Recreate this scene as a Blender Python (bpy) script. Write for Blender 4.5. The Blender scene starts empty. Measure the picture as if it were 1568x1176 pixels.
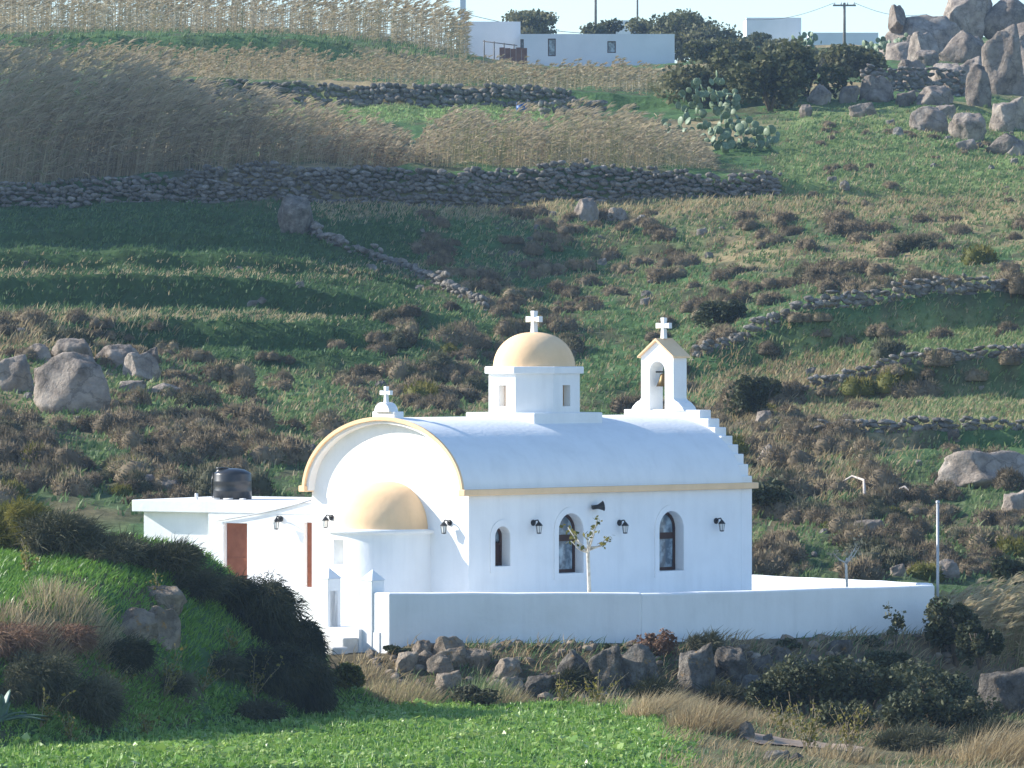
import bpy, bmesh, math, random
import numpy as np
from mathutils import Vector, Matrix
from mathutils.geometry import tessellate_polygon
R = math.radians
rng = np.random.default_rng(7)
random.seed(7)
scene = bpy.context.scene
COL = scene.collection

# ------------------------------------------------------------------ camera, sky, sun, exposure
F = 8190.0            # focal length in photo pixels (photo 1568 wide)
CX, HY = 784.0, 540.0  # principal column, horizon row
ZC = 8.15             # eye height above the near field
cam = bpy.data.cameras.new('camera'); cam_o = bpy.data.objects.new('camera', cam); COL.objects.link(cam_o)
cam_o.location = (0, 0, ZC); cam_o.rotation_euler = (R(90), 0, 0)
cam.sensor_width = 36; cam.lens = 36 * F / 1568; cam.shift_y = -(588 - HY) / 1568
cam.clip_start = 1; cam.clip_end = 5000
scene.camera = cam_o
SUN_EL, SUN_ROT = R(27), R(-75)
world = bpy.data.worlds.new('World'); scene.world = world; world.use_nodes = True
wn = world.node_tree; sky = wn.nodes.new('ShaderNodeTexSky'); sky.sky_type = 'NISHITA'; sky.sun_disc = False
sky.sun_elevation = SUN_EL; sky.sun_rotation = SUN_ROT % (2 * math.pi); sky.air_density = 1.0; sky.dust_density = 0.5; sky.ozone_density = 4.0
bg = wn.nodes['Background']; bg.inputs[1].default_value = 0.15
wn.links.new(sky.outputs[0], bg.inputs[0])
sun = bpy.data.lights.new('sun', 'SUN'); sun.energy = 5.0; sun.angle = R(0.55); sun.color = (1, .95, .86)
sun_o = bpy.data.objects.new('sun', sun); COL.objects.link(sun_o)
sdir = Vector((math.sin(SUN_ROT) * math.cos(SUN_EL), math.cos(SUN_ROT) * math.cos(SUN_EL), math.sin(SUN_EL)))
sun_o.rotation_euler = sdir.to_track_quat('Z', 'Y').to_euler(); sun_o.location = sdir * 300
scene.view_settings.view_transform = 'Standard'; scene.view_settings.look = 'None'
scene.view_settings.exposure = 0.86; scene.view_settings.gamma = 1
HAZE = 0.0002

# ------------------------------------------------------------------ helpers
def at(px, py, D):
    return Vector(((px - CX) / F * D, D, ZC + (HY - py) / F * D))

def tag(o, label=None, cat=None, group=None, kind=None):
    if label: o['label'] = label
    if cat: o['category'] = cat
    if group: o['group'] = group
    if kind: o['kind'] = kind
    return o

def empty(name, loc=(0, 0, 0), rz=0, label=None, cat=None, group=None):
    o = bpy.data.objects.new(name, None); COL.objects.link(o)
    o.location = loc; o.rotation_euler = (0, 0, rz); o.empty_display_size = .3
    return tag(o, label, cat, group)

def link(name, me, mat=None, parent=None, loc=(0, 0, 0), rot=(0, 0, 0), sc=(1, 1, 1)):
    o = bpy.data.objects.new(name, me); COL.objects.link(o)
    if mat is not None and not me.materials: me.materials.append(mat)
    o.location = loc; o.rotation_euler = rot; o.scale = sc
    if parent is not None: o.parent = parent
    return o

def np_mesh(name, V, T, tint=None, col=None, smooth=False):
    """mesh from arrays; T is (n,3) or (n,4)"""
    me = bpy.data.meshes.new(name)
    V = np.asarray(V, np.float32); T = np.asarray(T, np.int32)
    k = T.shape[1]; n = len(T)
    me.vertices.add(len(V)); me.vertices.foreach_set('co', V.ravel())
    me.loops.add(n * k); me.loops.foreach_set('vertex_index', T.ravel())
    me.polygons.add(n); me.polygons.foreach_set('loop_start', np.arange(n, dtype=np.int32) * k)
    me.update(calc_edges=True)
    if smooth: me.polygons.foreach_set('use_smooth', np.ones(n, bool))
    if tint is not None:
        a = me.attributes.new('tint', 'FLOAT', 'POINT'); a.data.foreach_set('value', np.asarray(tint, np.float32))
    if col is not None:
        a = me.attributes.new('Col', 'FLOAT_COLOR', 'POINT')
        c = np.ones((len(V), 4), np.float32); c[:, :3] = col; a.data.foreach_set('color', c.ravel())
    return me

class MB:
    """collects polygons; build() links them as one mesh"""
    def __init__(s): s.v = []; s.f = []; s.sm = []
    def add(s, vs, fs, smooth=False):
        b = len(s.v); s.v += [tuple(p) for p in vs]
        for f in fs: s.f.append([i + b for i in f]); s.sm.append(smooth)
        return s
    def box(s, x0, x1, y0, y1, z0, z1):
        v = [(x, y, z) for x in (x0, x1) for y in (y0, y1) for z in (z0, z1)]
        return s.add(v, [(0, 1, 3, 2), (4, 6, 7, 5), (0, 4, 5, 1), (2, 3, 7, 6), (0, 2, 6, 4), (1, 5, 7, 3)])
    def prism(s, outer, holes, d0, d1, fn):
        """2D outline with holes extruded from d0 to d1; fn(a,b,d) -> xyz"""
        polys = [outer] + list(holes)
        tri = tessellate_polygon([[Vector((a, b, 0)) for a, b in p] for p in polys])
        flat = [p for q in polys for p in q]; n = len(flat)
        vs = [fn(a, b, d0) for a, b in flat] + [fn(a, b, d1) for a, b in flat]
        fs = [tuple(t) for t in tri] + [tuple(i + n for i in reversed(t)) for t in tri]
        o = 0
        for p in polys:
            m = len(p)
            for i in range(m):
                j = (i + 1) % m
                fs.append((o + i, o + j, o + j + n, o + i + n))
            o += m
        return s.add(vs, fs)
    def lathe(s, prof, seg=32, a0=0, a1=2 * math.pi, c=(0, 0, 0), smooth=True, caps=False):
        full = abs(a1 - a0 - 2 * math.pi) < 1e-6
        k = seg if full else seg + 1; vs = []
        for r, z in prof:
            for i in range(k):
                a = a0 + (a1 - a0) * i / seg
                vs.append((c[0] + r * math.cos(a), c[1] + r * math.sin(a), c[2] + z))
        fs = []
        for j in range(len(prof) - 1):
            for i in range(seg):
                i2 = (i + 1) % k
                fs.append((j * k + i, j * k + i2, (j + 1) * k + i2, (j + 1) * k + i))
        if caps:
            fs.append(tuple(range(k))[::-1]); fs.append(tuple((len(prof) - 1) * k + i for i in range(k)))
        return s.add(vs, fs, smooth)
    def tube(s, pts, rad, seg=6, caps=True):
        pts = [Vector(p) for p in pts]; n = len(pts)
        rad = [rad] * n if not hasattr(rad, '__len__') else rad
        vs = []
        for i, p in enumerate(pts):
            d = (pts[min(i + 1, n - 1)] - pts[max(i - 1, 0)]).normalized()
            u = d.cross(Vector((0, 0, 1)) if abs(d.z) < .9 else Vector((1, 0, 0))).normalized(); w = d.cross(u)
            for k in range(seg):
                a = 2 * math.pi * k / seg
                vs.append(p + (u * math.cos(a) + w * math.sin(a)) * rad[i])
        fs = [(i * seg + k, i * seg + (k + 1) % seg, (i + 1) * seg + (k + 1) % seg, (i + 1) * seg + k) for i in range(n - 1) for k in range(seg)]
        if caps: fs += [tuple(range(seg))[::-1], tuple((n - 1) * seg + k for k in range(seg))]
        return s.add(vs, fs, True)
    def mesh(s, name, bevel=0):
        me = bpy.data.meshes.new(name); me.from_pydata(s.v, [], s.f)
        me.polygons.foreach_set('use_smooth', s.sm)
        bm = bmesh.new(); bm.from_mesh(me)
        bmesh.ops.remove_doubles(bm, verts=bm.verts, dist=1e-5)
        bmesh.ops.recalc_face_normals(bm, faces=bm.faces); bm.to_mesh(me); bm.free()
        return me
    def build(s, name, mat, parent=None, loc=(0, 0, 0), rot=(0, 0, 0), bevel=0):
        o = link(name, s.mesh(name), mat, parent, loc, rot)
        if bevel:
            m = o.modifiers.new('bevel', 'BEVEL'); m.width = bevel; m.segments = 2; m.limit_method = 'ANGLE'; m.angle_limit = R(40)
        return o

def box(name, mat, parent, x0, x1, y0, y1, z0, z1, bevel=0):
    return MB().box(x0, x1, y0, y1, z0, z1).build(name, mat, parent, bevel=bevel)

def vnoise(x, y, seed=0):
    """value noise 0..1, vectorised"""
    x = np.asarray(x, float); y = np.asarray(y, float)
    xi = np.floor(x).astype(np.int64); yi = np.floor(y).astype(np.int64); xf = x - xi; yf = y - yi
    def h(a, b):
        n = (a * 374761393 + b * 668265263 + seed * 1274126177) & 0xffffffff
        n = ((n ^ (n >> 13)) * 1274126177) & 0xffffffff
        return ((n ^ (n >> 16)) & 0xffff) / 65535.0
    u = xf * xf * (3 - 2 * xf); v = yf * yf * (3 - 2 * yf)
    return (h(xi, yi) * (1 - u) + h(xi + 1, yi) * u) * (1 - v) + (h(xi, yi + 1) * (1 - u) + h(xi + 1, yi + 1) * u) * v
def fbm(x, y, seed=0, o=4):
    t = 0; a = .5
    for i in range(o): t = t + a * vnoise(np.asarray(x) * 2 ** i, np.asarray(y) * 2 ** i, seed + i); a *= .5
    return t / (1 - .5 ** o)
def sstep(a, b, x):
    t = np.clip((np.asarray(x, float) - a) / (b - a), 0, 1); return t * t * (3 - 2 * t)

# ------------------------------------------------------------------ materials
def mat(name, color, rough=.9, noise=None, bump=0, bscale=8, spec=.2, metallic=0):
    m = bpy.data.materials.new(name); m.use_nodes = True; nt = m.node_tree; b = nt.nodes['Principled BSDF']
    b.inputs['Roughness'].default_value = rough; b.inputs['Specular IOR Level'].default_value = spec; b.inputs['Metallic'].default_value = metallic
    b.inputs['Base Color'].default_value = (*color, 1)
    if noise or bump:
        tc = nt.nodes.new('ShaderNodeTexCoord')
    if noise:
        c2, sc, lo, hi = noise
        n = nt.nodes.new('ShaderNodeTexNoise'); n.inputs['Scale'].default_value = sc; n.inputs['Detail'].default_value = 6
        nt.links.new(tc.outputs['Object'], n.inputs['Vector'])
        r = nt.nodes.new('ShaderNodeValToRGB'); r.color_ramp.elements[0].position = lo; r.color_ramp.elements[1].position = hi
        r.color_ramp.elements[0].color = (*color, 1); r.color_ramp.elements[1].color = (*c2, 1)
        nt.links.new(n.outputs['Fac'], r.inputs['Fac']); nt.links.new(r.outputs['Color'], b.inputs['Base Color'])
    if name.startswith('whitewash') or name.startswith('ochre'):
        mp = nt.nodes.new('ShaderNodeMapping'); mp.inputs['Scale'].default_value = (3.5, 3.5, .35); nt.links.new(tc.outputs['Object'], mp.inputs[0])
        sn = nt.nodes.new('ShaderNodeTexNoise'); sn.inputs['Scale'].default_value = 1.0; sn.inputs['Detail'].default_value = 7; sn.inputs['Roughness'].default_value = .7; nt.links.new(mp.outputs[0], sn.inputs['Vector'])
        sr = nt.nodes.new('ShaderNodeMapRange'); sr.inputs[1].default_value = .45; sr.inputs[2].default_value = .75; sr.inputs[3].default_value = 1.0; sr.inputs[4].default_value = .93; nt.links.new(sn.outputs['Fac'], sr.inputs[0])
        hv = nt.nodes.new('ShaderNodeHueSaturation'); nt.links.new(r.outputs['Color'], hv.inputs['Color']); nt.links.new(sr.outputs[0], hv.inputs['Value']); nt.links.new(hv.outputs[0], b.inputs['Base Color'])
    if bump:
        n = nt.nodes.new('ShaderNodeTexNoise'); n.inputs['Scale'].default_value = bscale; n.inputs['Detail'].default_value = 5
        nt.links.new(tc.outputs['Object'], n.inputs['Vector'])
        bp = nt.nodes.new('ShaderNodeBump'); bp.inputs['Strength'].default_value = bump; bp.inputs['Distance'].default_value = .03
        nt.links.new(n.outputs['Fac'], bp.inputs['Height']); nt.links.new(bp.outputs['Normal'], b.inputs['Normal'])
    return m

def leafmat(name, ramp, trans=.3, rough=.6, objvar=.0, spec=.25):
    """colour from the per-leaf 'tint' attribute through a ramp, with some translucency"""
    m = bpy.data.materials.new(name); m.use_nodes = True; nt = m.node_tree; b = nt.nodes['Principled BSDF']; out = nt.nodes['Material Output']
    at_ = nt.nodes.new('ShaderNodeAttribute'); at_.attribute_name = 'tint'
    r = nt.nodes.new('ShaderNodeValToRGB'); e = r.color_ramp.elements
    while len(e) < len(ramp): e.new(.5)
    for i, c in enumerate(ramp): e[i].position = i / (len(ramp) - 1); e[i].color = (*c, 1)
    fac = at_.outputs['Fac']
    if objvar:
        oi = nt.nodes.new('ShaderNodeObjectInfo'); ma = nt.nodes.new('ShaderNodeMath'); ma.operation = 'MULTIPLY_ADD'
        ma.inputs[1].default_value = objvar; ma.inputs[2].default_value = -objvar / 2; nt.links.new(oi.outputs['Random'], ma.inputs[0])
        ad = nt.nodes.new('ShaderNodeMath'); nt.links.new(ma.outputs[0], ad.inputs[0]); nt.links.new(at_.outputs['Fac'], ad.inputs[1]); fac = ad.outputs[0]
    nt.links.new(fac, r.inputs['Fac']); nt.links.new(r.outputs['Color'], b.inputs['Base Color'])
    b.inputs['Roughness'].default_value = rough; b.inputs['Specular IOR Level'].default_value = spec
    t = nt.nodes.new('ShaderNodeBsdfTranslucent'); nt.links.new(r.outputs['Color'], t.inputs['Color'])
    mx = nt.nodes.new('ShaderNodeMixShader'); mx.inputs[0].default_value = trans
    nt.links.new(b.outputs[0], mx.inputs[1]); nt.links.new(t.outputs[0], mx.inputs[2]); nt.links.new(mx.outputs[0], out.inputs['Surface'])
    return m

def rockmat(name, c1, c2, c3, sc=1.6, lichen=None, bump=.8):
    m = bpy.data.materials.new(name); m.use_nodes = True; nt = m.node_tree; b = nt.nodes['Principled BSDF']; L = nt.links.new
    tc = nt.nodes.new('ShaderNodeTexCoord'); oi = nt.nodes.new('ShaderNodeObjectInfo')
    va = nt.nodes.new('ShaderNodeVectorMath'); va.operation = 'MULTIPLY_ADD'; va.inputs[1].default_value = (37, 53, 71)
    cb = nt.nodes.new('ShaderNodeCombineXYZ'); [L(oi.outputs['Random'], cb.inputs[i]) for i in range(3)]
    L(cb.outputs[0], va.inputs[0]); geo = nt.nodes.new('ShaderNodeNewGeometry'); L(geo.outputs['Position'], va.inputs[2])
    def noise(s, d=8):
        n = nt.nodes.new('ShaderNodeTexNoise'); n.inputs['Scale'].default_value = s; n.inputs['Detail'].default_value = d; n.inputs['Roughness'].default_value = .65
        L(va.outputs[0], n.inputs['Vector']); return n
    n1 = noise(sc); r = nt.nodes.new('ShaderNodeValToRGB'); e = r.color_ramp.elements; e.new(.5)
    for i, (p, c) in enumerate(((.3, c1), (.5, c2), (.7, c3))): e[i].position = p; e[i].color = (*c, 1)
    L(n1.outputs['Fac'], r.inputs['Fac']); colr = r.outputs['Color']
    if lichen:
        n2 = noise(sc * 1.3); r2 = nt.nodes.new('ShaderNodeValToRGB'); r2.color_ramp.elements[0].position = .60; r2.color_ramp.elements[1].position = .68
        L(n2.outputs['Fac'], r2.inputs['Fac']); mx = nt.nodes.new('ShaderNodeMix'); mx.data_type = 'RGBA'
        L(r2.outputs['Color'], mx.inputs['Factor']); L(colr, mx.inputs[6]); mx.inputs[7].default_value = (*lichen, 1); colr = mx.outputs[2]
    mv = nt.nodes.new('ShaderNodeHueSaturation'); mr = nt.nodes.new('ShaderNodeMapRange'); mr.inputs[3].default_value = .75; mr.inputs[4].default_value = 1.25
    L(oi.outputs['Random'], mr.inputs[0]); L(mr.outputs[0], mv.inputs['Value']); L(colr, mv.inputs['Color']); L(mv.outputs[0], b.inputs['Base Color'])
    bp = nt.nodes.new('ShaderNodeBump'); bp.inputs['Strength'].default_value = bump; bp.inputs['Distance'].default_value = .12
    vo = nt.nodes.new('ShaderNodeTexVoronoi'); vo.feature = 'DISTANCE_TO_EDGE'; vo.inputs['Scale'].default_value = sc * .55
    wv = nt.nodes.new('ShaderNodeVectorMath'); wv.operation = 'MULTIPLY_ADD'; wv.inputs[1].default_value = (1.3, 1.3, 1.3); L(n1.outputs['Color'], wv.inputs[0]); L(va.outputs[0], wv.inputs[2]); L(wv.outputs[0], vo.inputs['Vector'])
    cr = nt.nodes.new('ShaderNodeMapRange'); cr.inputs[1].default_value = 0; cr.inputs[2].default_value = .05; cr.inputs[3].default_value = .62; cr.inputs[4].default_value = 1; L(vo.outputs['Distance'], cr.inputs[0])
    mm = nt.nodes.new('ShaderNodeMath'); mm.operation = 'MULTIPLY'; L(mr.outputs[0], mm.inputs[0]); L(cr.outputs[0], mm.inputs[1]); L(mm.outputs[0], mv.inputs['Value'])
    n3 = noise(sc * 2.5); L(n3.outputs['Fac'], bp.inputs['Height']); L(bp.outputs['Normal'], b.inputs['Normal'])
    b.inputs['Roughness'].default_value = .95; b.inputs['Specular IOR Level'].default_value = .1
    return m

M = {}
M['white'] = mat('whitewash', (.84, .84, .83), .92, ((.77, .77, .76), 1.1, .45, .8), .25, 9, .1)
M['wall'] = mat('whitewash_yard', (.84, .84, .83), .92, ((.74, .74, .72), .8, .48, .85), .35, 6, .1)
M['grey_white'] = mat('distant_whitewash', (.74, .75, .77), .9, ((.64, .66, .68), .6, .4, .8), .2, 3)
M['tan'] = mat('ochre_paint', (.90, .62, .37), .85, ((.80, .54, .31), 1.2, .40, .75), .2, 8, .15)
M['door'] = mat('red_brown_wood', (.28, .10, .055), .6, ((.22, .075, .04), 5, .4, .7), .1, 20)
M['frame'] = mat('dark_brown_frame', (.05, .022, .018), .5)
M['glass'] = mat('window_glass', (.09, .13, .17), .12, ((.35, .45, .52), 3.2, .45, .62), 0, 8, .6)
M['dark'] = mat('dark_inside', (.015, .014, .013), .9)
M['black_metal'] = mat('black_iron', (.015, .015, .016), .45, None, 0, 8, .4)
M['lamp_glass'] = mat('lamp_glass', (.65, .66, .64), .2, None, 0, 8, .5)
M['tank'] = mat('black_plastic', (.018, .019, .02), .32, ((.03, .03, .032), 3, .4, .7), .05, 5, .5)
M['bell'] = mat('bronze', (.12, .085, .04), .5, None, 0, 8, .4, .8)
M['galv'] = mat('galvanised', (.42, .43, .44), .5, None, 0, 8, .4, .3)
M['wood_pole'] = mat('weathered_pole', (.16, .14, .12), .9, ((.22, .20, .17), 4, .4, .7))
M['dead_wood'] = mat('bleached_wood', (.55, .48, .42), .9, ((.42, .36, .31), 6, .4, .7), .3, 12)
M['stalk'] = mat('dry_stalk', (.30, .235, .15), .9, ((.40, .33, .22), 6, .4, .7))
M['bark'] = mat('bark', (.13, .10, .075), .95, ((.20, .16, .12), 5, .4, .7), .5, 10)
M['pale_bark'] = mat('limewashed_bark', (.60, .57, .50), .9, ((.42, .37, .30), 9, .45, .65), .3, 14)
M['rust'] = mat('rusty_sheet', (.17, .075, .05), .8, ((.26, .12, .075), 2, .4, .7))
M['blue'] = mat('blue_plastic', (.03, .10, .30), .45)
M['path'] = mat('bare_earth', (.36, .27, .20), .95, ((.28, .20, .14), 2.5, .4, .7), .5, 5)
M['step'] = mat('worn_step', (.62, .60, .56), .9, ((.48, .45, .41), 2.5, .45, .7), .4, 6)
M['rock'] = rockmat('granite', (.13, .115, .095), (.25, .22, .185), (.37, .33, .285), 2.2)
M['rock_far'] = rockmat('granite_far', (.12, .10, .085), (.25, .21, .175), (.37, .32, .27), 1.5, None, 1.0)
M['rock_lichen'] = rockmat('lichen_rock', (.055, .05, .042), (.14, .125, .108), (.26, .235, .20), 3.0, (.30, .17, .05), 1.0)
M['rock_field'] = rockmat('field_stone', (.14, .115, .09), (.27, .22, .17), (.40, .335, .26), 2.6, (.34, .20, .08), 1.0)
M['drystone'] = rockmat('dry_stone', (.11, .10, .085), (.21, .19, .165), (.34, .31, .275), 3.5)
M['field'] = leafmat('field_leaves', [(.06, .15, .018), (.17, .33, .045), (.32, .46, .11), (.58, .62, .30)], .35, .4, 0, .5)
M['grass'] = leafmat('terrace_grass', [(.05, .112, .042), (.12, .195, .075), (.22, .29, .115), (.38, .37, .20)], .35)
M['dry'] = leafmat('dry_grass', [(.22, .16, .085), (.38, .29, .16), (.54, .44, .27), (.26, .26, .10)], .4)
M['reed'] = leafmat('reeds', [(.19, .14, .085), (.35, .265, .165), (.52, .42, .28), (.25, .25, .11)], .42)
M['reed_gold'] = leafmat('autumn_reeds', [(.17, .185, .08), (.35, .30, .175), (.42, .32, .18), (.50, .44, .31)], .42)
M['scrub'] = leafmat('cushion_scrub', [(.085, .07, .045), (.165, .13, .085), (.28, .22, .14), (.125, .145, .068)], .2, .9, .6)
M['bush'] = leafmat('bush_leaves', [(.03, .04, .018), (.06, .072, .034), (.10, .108, .055), (.17, .16, .085)], .2, .7, .3)
M['bush_dark'] = leafmat('dark_spiny_bush', [(.018, .023, .013), (.038, .045, .022), (.075, .076, .038), (.14, .125, .07)], .2, .7, .2)
M['bush_grey'] = leafmat('grey_bush', [(.04, .045, .026), (.08, .082, .045), (.13, .125, .075), (.17, .15, .09)], .2, .8, .3)
M['olive'] = leafmat('yellow_green_bush', [(.05, .06, .012), (.11, .115, .02), (.19, .17, .035), (.24, .20, .05)], .3, .7, .2)
M['tree'] = leafmat('tree_leaves', [(.05, .06, .024), (.10, .11, .045), (.17, .165, .08), (.24, .22, .12)], .3, .7, .35)
M['pear'] = mat('cactus_pad', (.10, .16, .08), .55, ((.20, .25, .15), 3, .4, .7), .1, 4, .4)
M['agave'] = mat('agave_leaf', (.16, .24, .20), .5, ((.10, .17, .13), 4, .4, .7), .1, 6, .4)
M['brown_dry'] = leafmat('brown_seed_heads', [(.10, .05, .03), (.20, .11, .07), (.30, .19, .12), (.38, .27, .18)], .2, .9)

# ------------------------------------------------------------------ terrain
P = np.array([0, 200, 400, 600, 800, 1000, 1200, 1400, 1568], float)
ROWS = [
 (143.5, [815, 815, 830, 890, 935, 940, 940, 940, 940]),
 (146, [790, 790, 800, 850, 900, 928, 930, 930, 930]),
 (151, [750, 755, 768, 810, 850, 878, 884, 892, 905]),
 (155, [722, 730, 746, 780, 812, 830, 842, 846, 848]),
 (160, [690, 698, 722, 745, 770, 790, 805, 805, 795]),
 (168, [630, 640, 672, 698, 722, 735, 745, 742, 735]),
 (174, [578, 600, 635, 660, 690, 700, 705, 694, 690]),
 (176, [556, 580, 622, 640, 670, 685, 688, 684, 682]),
 (176.35, [553, 578, 619, 637, 667, 680, 674, 657, 655]),
 (181, [490, 535, 598, 622, 648, 658, 655, 638, 630]),
 (188, [500, 550, 588, 608, 630, 638, 626, 608, 606]),
 (188.5, [500, 550, 586, 606, 627, 634, 606, 550, 545]),
 (196, [503, 550, 573, 585, 603, 603, 570, 518, 510]),
 (197.2, [505, 562, 566, 570, 590, 592, 545, 514, 506]),
 (197.7, [505, 548, 546, 552, 580, 582, 485, 460, 446]),
 (203, [505, 537, 536, 540, 560, 558, 468, 452, 439]),
 (203.5, [490, 489, 490, 512, 550, 550, 466, 450, 437]),
 (209, [477, 475, 477, 492, 520, 520, 444, 434, 424]),
 (209.5, [427, 425, 430, 466, 505, 505, 440, 431, 421]),
 (216, [413, 411, 414, 437, 470, 470, 416, 410, 402]),
 (216.4, [388, 386, 392, 424, 462, 463, 410, 405, 398]),
 (222, [374, 372, 382, 406, 437, 436, 392, 387, 382]),
 (222.5, [356, 355, 366, 396, 428, 428, 388, 384, 379]),
 (230, [337, 337, 345, 365, 392, 394, 360, 352, 346]),
 (230.5, [333, 333, 338, 352, 376, 378, 354, 346, 340]),
 (235, [326, 323, 322, 328, 340, 343, 332, 326, 322]),
 (239, [318, 312, 305, 309, 313, 303, 300, 305, 302]),
 (239.5, [290, 275, 259, 256, 259, 262, 275, 296, 295]),
 (248, [282, 268, 251, 249, 250, 253, 245, 262, 264]),
 (262, [240, 226, 216, 211, 206, 205, 205, 215, 225]),
 (272, [198, 192, 183, 182, 183, 188, 180, 180, 203]),
 (285, [172, 168, 166, 166, 167, 171, 163, 163, 185]),
 (286, [168, 162, 163, 164, 166, 168, 160, 160, 182]),
 (286.5, [134, 122, 126, 133, 139, 150, 152, 152, 174]),
 (300, [122, 114, 119, 128, 135, 141, 141, 140, 160]),
 (325, [97, 94, 97, 112, 124, 128, 124, 118, 125]),
 (327, [62, 57, 57, 76, 117, 122, 116, 108, 112]),
 (370, [50, 47, 48, 62, 108, 108, 90, 84, 80]),
 (420, [44, 42, 42, 56, 104, 104, 72, 66, 50]),
]
PX = np.arange(-200, 1780, 10.0)
_k = np.ones(13) / 13
def _smooth(a):
    return np.convolve(np.pad(a, 6, 'edge'), _k, 'valid')
RD = np.array([r[0] for r in ROWS], float)
RZ = np.array([ZC + (HY - _smooth(np.interp(PX, P, r[1]))) / F * r[0] for r in ROWS])   # (rows, PX)
# beyond the ridge the land falls away
RD = np.concatenate([RD, [450, 520, 700, 1100]])
RZ = np.vstack([RZ, RZ[-1] - 1.5, RZ[-1] - 8, np.full(len(PX), 8.0), np.full(len(PX), 0.0)])

def mound_z(px, D):
    """the grassy mound in the left foreground: a plateau whose edge runs back to the right"""
    x = (np.asarray(px, float) - CX) / F * D; dx = x + 11.0; dy = D - 114.6
    t = dx * .53 + dy * .85; q = dx * .85 - dy * .53 + .5 * (fbm(t * .35, t * 0 + 2.2, 51, 3) - .5)
    q = q + .9 * sstep(117.5, 122.5, D)
    H = np.interp(t, [-14, -9, -6, -3, 0, 3, 5, 8, 9.5, 11, 13, 14.3], [0, .5, 1.4, 2.2, 2.75, 3.2, 3.45, 3.95, 3.8, 3.0, 1.2, 0])
    H = H + .12 * np.clip(-q, 0, 4)
    f = np.interp(q, [-1.0, -.2, .5, 1.4, 2.2, 2.9, 3.4], [1, .985, .88, .58, .28, .08, 0])
    return H * f * (1 - sstep(121.3, 126.5, D))

def bank_front(px):
    return 126.3 + np.clip((px - 980) / 450, 0, 1.4) * 4.5

def ground_z(x, D):
    x = np.asarray(x, float); D = np.asarray(D, float)
    px = CX + x / np.maximum(D, 1) * F
    # far hillside from the table
    pc = np.clip(px, PX[0], PX[-1]); ci = np.clip(((pc - PX[0]) / 10).astype(int), 0, len(PX) - 2); cf = (pc - PX[ci]) / 10
    di = np.clip(np.searchsorted(RD, D) - 1, 0, len(RD) - 2); df = np.clip((D - RD[di]) / (RD[di + 1] - RD[di]), 0, 1)
    far = (RZ[di, ci] * (1 - cf) + RZ[di, ci + 1] * cf) * (1 - df) + (RZ[di + 1, ci] * (1 - cf) + RZ[di + 1, ci + 1] * cf) * df
    # near ground
    right = sstep(1430, 1500, px)
    top = (1.0 + .25 * sstep(585, 640, px)) * (1 - right) + .75 * right
    base = -.55 * sstep(950, 1450, px)
    b1 = bank_front(px)
    w = sstep(b1 - 3.0, b1 + .2, D)
    near = base * (1 - w) + top * w + mound_z(px, D)
    near = near - .5 * sstep(95, 60, D) * 3
    t = sstep(139, 143.5, D)
    z = near * (1 - t) + far * t
    # the big off-frame hill on the left that keeps the left terraces in shade
    hx = np.exp(-((x + 98) / 40.0) ** 2) * sstep(-26, -44, x)
    hd = np.exp(-(np.where(D < 255, (D - 255) / 55.0, (D - 255) / 42.0)) ** 2)
    z = z + 47 * hx * hd * sstep(226, 243, D)
    # small unevenness
    amp = .10 + .22 * sstep(142, 150, D)
    yard = (D > 126.5) & (D < 141) & (px > 440) & (px < 1440)
    n = (fbm(x * .45, D * .45, 3, 4) - .5) * 2 * amp + (fbm(x * 1.9, D * 1.9, 9, 3) - .5) * .12
    return z + np.where(yard, 0, n)

# rows of the mesh, denser where steps are
Drows = np.concatenate([np.arange(40, 100, 3), np.arange(100, 111, .5), np.arange(111, 141, .22), np.arange(141, 250, .45), np.arange(250, 300, .5),
                        np.arange(300, 425, 1.2), np.arange(425, 700, 12), [800, 950, 1100]])
Drows = np.unique(np.concatenate([Drows, RD[RD < 425]]))
pcols = np.concatenate([np.arange(-4300, -400, 90), np.arange(-400, -40, 18), np.arange(-40, 1610, 7), np.arange(1610, 2000, 18), np.arange(2000, 4400, 90)]).astype(float)
PPg, DDg = np.meshgrid(pcols, Drows)
XXg = (PPg - CX) / F * DDg
ZZg = ground_z(XXg, DDg)
PYg = HY - (ZZg - ZC) / DDg * F
nr, nc = PPg.shape

# ray lookup: first ground distance seen at photo pixel (px,py)
def ground_D(px, py, dmin=141.0):
    j = int(np.clip(np.searchsorted(pcols, px), 1, nc - 1)); i0 = int(np.searchsorted(Drows, dmin))
    a = np.minimum.accumulate(PYg[i0:, j]) - np.arange(nr - i0) * 1e-6
    return float(np.interp(-py, -a, Drows[i0:]))
def gpt(px, py, dmin=141.0):
    D = ground_D(px, py, dmin); x = (px - CX) / F * D
    return Vector((x, D, float(ground_z(x, D))))
def gz(x, y): return float(ground_z(x, y))

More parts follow.
